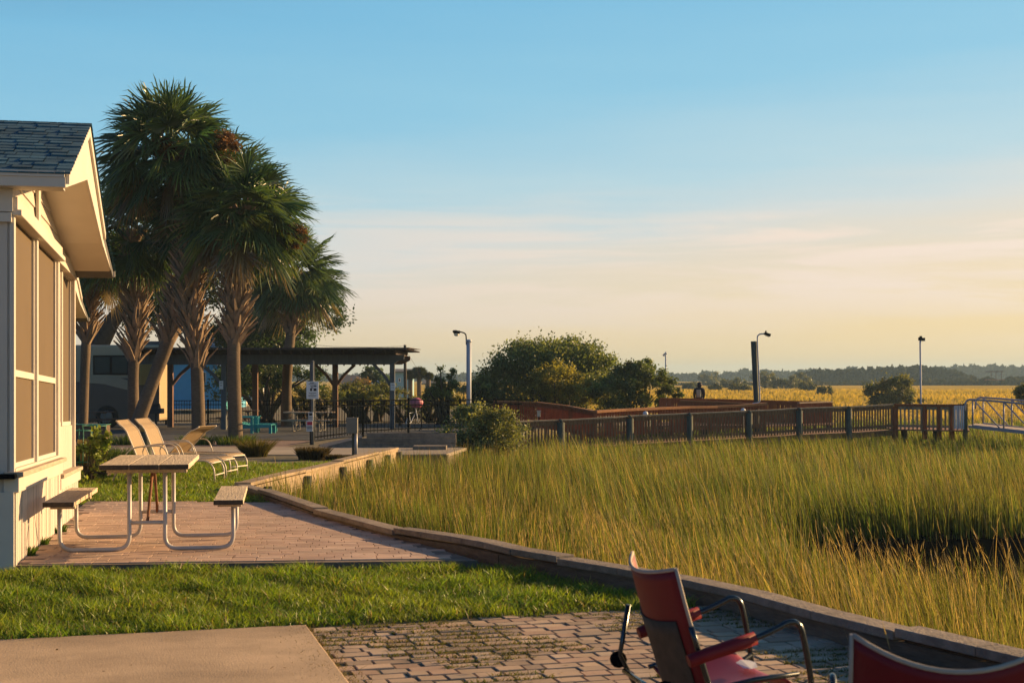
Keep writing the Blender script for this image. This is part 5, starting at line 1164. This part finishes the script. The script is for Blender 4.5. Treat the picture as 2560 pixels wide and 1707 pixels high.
for sx in (-1, 1):
    m = MB(); m.tube([q(sx * .175, .19, .95), q(sx * .15, .23, .92), q(sx * .14, .26, .90)], [.03, .035, .02], 8)
    for j in range(4): m.tube([q(sx * .15 + (j - 1.5) * .016, .24, .91), q(sx * .14 + (j - 1.5) * .016, .285 - .006 * abs(j - 1.3), .885), q(sx * .135 + (j - 1.5) * .015, .295, .86)], .008, 6)
    m.tube([q(sx * .12, .22, .93), q(sx * .10, .25, .915)], .009, 6); m.build('hand', M['skin'], pe)

# ------------------------------------------------------------------ courtyard furniture
for i, (px, D, rz, lab) in enumerate([(838, 55.5, R(88), 'picnic table with a lit brown top under the right half of the pavilion'), (650, 60, R(90), 'picnic table in the shade behind the teal chairs'), (292, 57, R(92), 'dark picnic table beside the motorhome wheel')]):
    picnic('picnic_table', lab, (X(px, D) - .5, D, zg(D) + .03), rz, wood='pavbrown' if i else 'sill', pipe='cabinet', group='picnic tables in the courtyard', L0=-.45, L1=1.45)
def adirondack(label, x, y, rz):
    t = thing('garden_lounger', label, 'lounge chair', (0, 0, 0), 'teal wooden loungers')
    for i in range(7):
        y0 = (i - 3) * .092; h = .95 - .03 * (i - 3) ** 2 * .8; m = MB(); m.beam((-.05, y0 * .8, .30), (-.05 - h * .42, y0 * 1.15, .30 + h * .86), .085, .02, up=(1, 0, 0)); m.build('back_slat', M['tealwood'], t)
    m = MB()
    for i in range(6): m.box((.02 + i * .095, 0, .36 - i * .012), (.085, .58, .022))
    m.build('seat', M['tealwood'], t)
    m = MB()
    for i in range(7): m.box((.66 + i * .095, 0, .315), (.085, .56, .022))
    m.build('footrest', M['tealwood'], t)
    for s in (-1, 1):
        m = MB(); m.box((.25, s * .36, .58), (.80, .13, .024)); m.build('armrest', M['tealwood'], t, bevel=.01)
        m = MB(); m.beam((-.2, s * .29, .20), (1.3, s * .29, .27), .03, .10); m.build('side_rail', M['tealwood'], t)
        for xx, hh in ((.58, .57), (-.1, .57)):
            m = MB(); m.box((xx, s * .33, hh / 2), (.10, .03, hh)); m.build('leg', M['tealwood'], t)
        m = MB(); m.box((1.25, s * .27, .13), (.10, .06, .26)); m.build('foot_leg', M['tealwood'], t)
    t.location = (x, y, zg(y) + .03); t.rotation_euler = (0, 0, rz); return t
adirondack('nearer teal wooden lounger half hidden by the reddish palm trunk', X(597, 52.5), 52.5, R(-6)); adirondack('farther teal wooden lounger whose pale footrest end catches the sun', X(604, 54.6), 54.6, R(-2))
gr_ = thing('charcoal_grill', 'black charcoal grill on a post beside the leaning palm', 'grill', (X(390, 57), 57, zg(57)))
m = MB(); m.tube([(X(390, 57), 57, zg(57)), (X(390, 57), 57, .1)], .045, 8); m.build('post', M['grill'], gr_)
m = MB(); m.box((X(390, 57), 57, .2), (.55, .45, .2)); m.tube([(X(381, 57), 57, .3), (X(399, 57), 57, .3)], .2, 12); m.build('firebox', M['grill'], gr_, bevel=.01)
# something pink on a bicycle behind the fence
bk_ = thing('bicycle', 'bicycle with a pink cover over its basket parked behind the fence', 'bicycle', (X(1030, 56), 56, zg(56)))
for dx in (-.42, .42):
    m = MB(); c = Vector((X(1030, 56) + dx * .5, 56 + dx, zg(56) + .33)); m.tube([c + Vector((.5 * math.cos(a), math.cos(a), 0)) .normalized() * .31 * abs(math.cos(a)) * (1 if math.cos(a) > 0 else -1) * 1 + Vector((0, 0, .31 * math.sin(a))) if abs(math.cos(a)) > 1e-3 else c + Vector((0, 0, .31 * math.sin(a))) for a in [2 * math.pi * i / 20 for i in range(21)]], .02, 6); 
    m.v = [(a, b_, c2_) if (Vector((a, b_, c2_)) - c).length < .5 else (a + c.x, b_ + c.y, c2_ + c.z) for a, b_, c2_ in m.v]; m.build('wheel', M['tyre'], bk_)
m = MB(); b0 = Vector((X(1030, 56), 56, zg(56))); f_ = lambda s, z: b0 + Vector((.5 * s, s, z))
m.tube([f_(-.42, .33), f_(-.1, .33), f_(.25, .75), f_(-.2, .72), f_(-.42, .33)], .018, 6); m.tube([f_(-.1, .33), f_(-.24, .85)], .016, 6); m.tube([f_(.42, .33), f_(.22, .98)], .018, 6); m.build('frame', M['gatewhite'], bk_)
m = MB(); m.tube([f_(.16, 1.02) + Vector((-.3, .1, 0)), f_(.22, 1.0), f_(.16, 1.02) + Vector((.3, -.1, 0))], .016, 6); m.build('handlebar', M['black'], bk_)
m = MB(); m.lathe([(.02, -.04), (.12, 0), (.09, .05), (.01, .06)], f_(-.25, .88), 10); m.build('saddle', M['black'], bk_)
m = MB(); c = f_(.3, 1.12); m.lathe([(.16, -.2), (.24, -.1), (.27, .02), (.22, .12), (.1, .18), (.01, .19)], tuple(c), 14); m.build('basket_cover', M['pink'], bk_)

# ------------------------------------------------------------------ motorhome and houses behind
rv = thing('motorhome', 'dark beige motorhome with a brown swoosh parked behind the palms', 'motorhome', (X(300, 62), 62, -.66))
D = 62.0
def rect(mb, px0, py0, px1, py1, D, th=.05, off=0): mb.box((X((px0 + px1) / 2, D), D - off + th / 2, (Z(py0, D) + Z(py1, D)) / 2), (abs(px1 - px0) * D / F, th, abs(py1 - py0) * D / F))
m = MB(); m.box(((X(60, D) + X(400, D)) / 2, D + 1.2, (Z(862, D) + Z(1052, D)) / 2), (X(400, D) - X(60, D), 2.4, Z(862, D) - Z(1052, D))); m.build('body', M['rvbeige'], rv, bevel=.12)
m = MB(); rect(m, 62, 945, 398, 1050, D, .02, .02); m.build('lower_panel', M['rvbrown'], rv)
m = MB(); m.ext([(X(100, D), D - .03, Z(930, D)), (X(270, D), D - .03, Z(936, D)), (X(325, D), D - .03, Z(952, D)), (X(325, D), D - .03, Z(976, D)), (X(260, D), D - .03, Z(960, D)), (X(100, D), D - .03, Z(946, D))], (0, .015, 0)); m.build('swoosh', M['rvbeige'], rv)
for a, b_ in ((233, 323), (120, 180)):
    m = MB(); rect(m, a, 888, b_, 937, D, .03, .035); o_ = m.build('window', M['black'], rv, bevel=.02)
    m = MB(); rect(m, a + 4, 892, (a + b_) / 2 - 3, 933, D, .02, .045); rect(m, (a + b_) / 2 + 3, 892, b_ - 4, 933, D, .02, .045); m.build('pane', M['glass'], o_)
m = MB(); rect(m, 352, 878, 400, 962, D, .5, .45); m.build('slide_out', M['ochre'], rv, bevel=.02)
for px in (268, 110):
    m = MB(); m.lathe([(.3, -.14), (.46, -.12), (.5, -.05), (.5, .05), (.46, .12), (.3, .14)], (0, 0, 0), 22); c = (X(px, D), D + .05, -.16); m.v = [(a + c[0], z + c[1], b_ + c[2]) for a, b_, z in m.v]; w0 = m.build('wheel', M['tyre'], rv)
    m = MB(); m.lathe([(.02, -.02), (.24, -.03), (.27, 0), (.02, .03)], (0, 0, 0), 14); m.v = [(a + c[0], z + c[1] - .15, b_ + c[2]) for a, b_, z in m.v]; m.build('rim', M['cabinet'], w0)
m = MB(); rect(m, 345, 852, 400, 866, D, 1.2, -.4); m.build('roof_unit', M['greyroof'], rv, bevel=.05)
def house(name, label, x0, x1, D, depth, ywall, yroof, yb, wm, rm, wins=(), ridge='x', group=None):
    t = thing(name, label, 'house', (X((x0 + x1) / 2, D), D, Z(yb, D)), group); a, b_ = X(x0, D), X(x1, D); zw, zr, z0 = Z(ywall, D), Z(yroof, D), Z(yb, D) - .6
    m = MB()
    if ridge == 'x': m.box(((a + b_) / 2, D + depth / 2, (z0 + zw) / 2), (b_ - a, depth, zw - z0))
    else: m.ext([(a, D, z0), (b_, D, z0), (b_, D, zw), ((a + b_) / 2, D, zr - .1), (a, D, zw)], (0, depth, 0))
    m.build('wall', M[wm], t); m = MB(); o = .35
    if ridge == 'x':
        for s in (-1, 1):
            y0 = D - o if s < 0 else D + depth + o; ym = D + depth / 2
            m.ext([(a - o, y0, zw - .05), (b_ + o, y0, zw - .05), (b_ + o, ym, zr), (a - o, ym, zr)], (0, 0, .12))
    else:
        mid = (a + b_) / 2
        for s, xx in ((-1, a - o), (1, b_ + o)): m.ext([(xx, D - o, zw - .15), (mid, D - o, zr), (mid, D + depth + o, zr), (xx, D + depth + o, zw - .15)], (0, 0, .12))
    m.build('roof', M[rm], t)
    if ridge != 'x':
        m = MB()
        for xx in (a - o, b_ + o): m.beam((xx, D - o - .03, zw - .1), ((a + b_) / 2, D - o - .03, zr + .05), .05, .18)
        m.build('barge_board', M['paper'], t)
    for (u0, v0, u1, v1) in wins:
        m = MB(); rect(m, u0, v0, u1, v1, D, .06, .05); o_ = m.build('window', M['paper'], t); m = MB(); rect(m, u0 + 1.5, v0 + 1.5, u1 - 1.5, v1 - 1.5, D, .04, .07); m.build('pane', M['glass'], o_)
    return t
bh = house('beach_house', 'bright blue gabled house glimpsed behind the pavilion', 405, 560, 96, 8, 925, 870, 1000, 'bluewall', 'blueroof', [(500, 930, 515, 955)], 'y')
m = MB(); D = 95
for px in (612, 626, 655): m.box((X(px, D), D, (Z(905, D) + Z(1000, D)) / 2), (.22, .22, Z(905, D) - Z(1000, D)))
po_ = thing('porch', 'white two storey porch with columns right of the blue house', 'porch', (X(630, D), D, -.8)); m.build('columns', M['paper'], po_)
m = MB(); rect(m, 575, 902, 672, 908, D, 1.5, 0); rect(m, 575, 930, 672, 937, D, 2.5, 0); rect(m, 575, 987, 672, 993, D, 2.5, 0); m.build('floors', M['paper'], po_)
m = MB(); rect(m, 575, 898, 676, 902, D, 3, .3); m.build('roof', M['blueroof'], po_)
m = MB(); rect(m, 560, 908, 672, 985, D + 2.6, .2, 0); m.build('wall', M['paleblue'], po_)
house('beach_house', 'blue roof with a cream gable peeping above the pavilion roof', 505, 600, 118, 6, 885, 846, 1000, 'cream', 'blueroof', (), 'x')
house('distant_house', 'pale blue house in the distance right of the utility pole foot', 985, 1022, 150, 8, 930, 924, 985, 'paleblue', 'greyroof', [(996, 945, 1002, 955), (1010, 945, 1016, 955)], 'x', 'houses across the water')
house('distant_house', 'low grey roofed house behind the brown Y shaped post', 850, 885, 150, 8, 962, 940, 985, 'paleblue', 'greyroof', (), 'x', 'houses across the water')
house('distant_house', 'long low house with a white band left of the rightmost pavilion post', 925, 978, 150, 8, 961, 955, 985, 'cream', 'paper', [(930, 966, 936, 976)], 'x', 'houses across the water')
house('distant_house', 'low pale bungalow under the distant palms', 1062, 1100, 160, 8, 960, 952, 985, 'cream', 'greyroof', [(1070, 965, 1078, 973), (1088, 965, 1094, 973)], 'x', 'houses across the water')
# small far palms and trees
def farpalm(label, px, ptop, D, Rp):
    t = thing('palm_tree', label, 'palm tree', (X(px, D), D, -.9), 'distant palms'); zt = Z(ptop, D); m = MB(); m.tube([(X(px, D), D, -1), (X(px, D), D, zt)], .22, 8); m.build('trunk', M['trunk'], t)
    r_ = Rp * D / F; n = 1500; a = rg.normal(0, 1, (n, 3)); a /= np.linalg.norm(a, axis=1)[:, None]; a[:, 2] = a[:, 2] * .8 + .15; p0 = np.array([X(px, D), D, zt]) + a * r_ * .25; p1 = p0 + a * r_ * .8 * rg.uniform(.7, 1.1, (n, 1)) + np.array([0, 0, -.25 * r_])
    w_ = np.cross(a, rg.normal(0, 1, (n, 3))) * .07; V = np.stack([p0 - w_, p0 + w_, p1], 1).reshape(-1, 3); b0 = np.arange(n) * 3; c = np.array([.05, .065, .022]) * rg.uniform(.6, 1.5, (n, 1)); np_mesh('crown', V, None, np.stack([b0, b0 + 1, b0 + 2], 1), M['palm'], np.repeat(c, 3, 0), t)
farpalm('tallest of the three distant palms', 1048, 930, 140, 22); farpalm('left palm of the three distant palms', 1026, 936, 140, 17); farpalm('right and smallest palm of the three distant palms', 1071, 939, 140, 14); farpalm('lone distant palm under the pavilion beam', 918, 938, 150, 17)
tree('far_tree', 'rounded distant tree left of the rightmost pavilion post', 962, 935, 135, 2.0, 2, 3.0, 2500, dk, md, .28, ncl=30, lobes=3)
tree('far_tree', 'distant broadleaf tree behind the bend of the back fence', 1215, 940, 120, 2.5, 2, 2.2, 2500, dk, md, .26, ncl=30, lobes=3)
tree('far_tree', 'distant bush with rusty leaves between the Y post and the lone far palm', 890, 950, 125, 1.5, 2, 2.2, 2500, (.07, .05, .02), (.13, .08, .03), .24, ncl=30, lobes=3)
# pier shelter on the horizon
sh = thing('pier_shelter', 'tiny open shelter standing on the far marsh near the right edge', 'shelter', (X(2492, 420), 420, -.6))
m = MB(); rect(m, 2472, 927, 2508, 930, 420, 3, 0); m.build('roof', M['pavroof'], sh)
m = MB()
for px in (2478, 2490, 2504): rect(m, px - .7, 930, px + .7, 952, 420, .2, 0)
m.build('posts', M['pavroof'], sh)
m = MB(); rect(m, 2470, 948, 2512, 950.5, 420, 3, 0); m.build('platform', M['dock_grey'], sh)

# ------------------------------------------------------------------ vegetable corner beside the cottage
def cage(label, px, D, h, r):
    t = thing('tomato_cage', label, 'plant cage', (X(px, D), D, zg(D)), 'green wire tomato cages'); m = MB(); c = Vector((X(px, D), D, zg(D)))
    for k in range(4):
        a = k * math.pi / 2 + .5; m.tube([c + Vector((math.cos(a) * r * .5, math.sin(a) * r * .5, 0)), c + Vector((math.cos(a) * r, math.sin(a) * r, h))], .008, 5)
    for z in (.35, .65, .97):
        rr = r * lerp(.5, 1, z); m.tube([c + Vector((math.cos(a) * rr, math.sin(a) * rr, h * z)) for a in [2 * math.pi * i / 16 for i in range(17)]], .008, 5, cap=False)
    m.build('wire', M['wire'], t)
cage('taller green wire tomato cage around the leafy plant', 236, 24.5, .92, .2); cage('second green wire tomato cage close to the cottage wall', 203, 24.0, .85, .17)
for px, D, lab in ((218, 24.2, 'ochre plant pot nearer the cottage wall'), (250, 24.6, 'ochre plant pot on the right of the vegetable corner')):
    t = thing('plant_pot', lab, 'pot', (X(px, D), D, zg(D)), 'ochre pots'); m = MB(); m.lathe([(.10, 0), (.15, .34), (.16, .36), (.16, .42), (.13, .42), (.12, .38)], (X(px, D), D, zg(D)), 14); m.v = [(a, b_, c + .25) for a, b_, c in m.v]; m.build('pot', M['pot'], t)
    m = MB(); m.box((X(px, D), D, zg(D) + .12), (.3, .3, .26)); m.build('stand', M['rock'], t, bevel=.02)
q = (X(222, 23.6), 23.6, zg(23.6)); shrub('tomato_plant', 'tall leafy tomato plant growing through the cages', 'plant', q, [(q[0], 23.6, q[2] + .35, .34, .25, .35, 1), (q[0] + .12, 23.7, q[2] + .62, .2, .2, .28, .7)], 1300, .075, (.07, .11, .02), (.16, .19, .035), 34, limbs=8, stem=.012)
wt = thing('planter_trough', 'low brick planter beyond the tomato cages', 'planter', (X(232, 44), 44, zg(44)))
m = MB(); m.box((X(225, 44), 44, zg(44) + .25), (1.1, .5, .5)); m.build('trough', M['face_wood'], wt, bevel=.02)
m = MB(); m.box((X(225, 44), 44, zg(44) + .515), (1.14, .54, .016)); m.build('rim', M['wire'], wt)
bl = thing('bollard', 'short yellow topped post behind the second chaise', 'bollard', (X(361, 31), 31, zg(31)))
m = MB(); m.lathe([(.16, 0), (.15, .5), (.12, .62)], (X(361, 31), 31, zg(31)), 12); m.build('post', M['pile'], bl)
m = MB(); m.lathe([(.09, 0), (.095, .14), (.05, .17)], (X(361, 31), 31, zg(31) + .60), 12); m.build('top', M['pot'], bl)
# weeds where the wall meets the patio
for i, (px, py) in enumerate(((142, 1312), (58, 1380), (92, 1350))):
    D = 1.44 * F / (py - YH); tag(clump(X(px, D) + .03, D, .07, 90, .09, .006, [(.06, .14, .02), (.12, .16, .03)], z=zpatio(D)), ['green weed sprouting from the base of the cottage wall near the bench', 'weed at the base of the cottage corner', 'low weeds along the middle of the cottage wall base'][i], 'weed', 'weeds along the cottage wall')
HAZE = .00036
if HAZE:
    m = MB(); m.box((0, 800, 14), (5200, 5600, 36)); hz = m.build('haze', mat('haze_tmp', (1, 1, 1)))
    mt = bpy.data.materials.new('haze_air'); mt.use_nodes = True; nt2 = mt.node_tree; nt2.nodes.clear(); oo = nt2.nodes.new('ShaderNodeOutputMaterial'); pvv = nt2.nodes.new('ShaderNodeVolumePrincipled')
    pvv.inputs['Color'].default_value = (.45, .68, .9, 1); pvv.inputs['Density'].default_value = HAZE; pvv.inputs['Anisotropy'].default_value = .2
    nt2.links.new(pvv.outputs[0], oo.inputs['Volume']); hz.data.materials.clear(); hz.data.materials.append(mt); tag(hz, 'thin evening haze over the marsh', 'haze', kind='stuff')
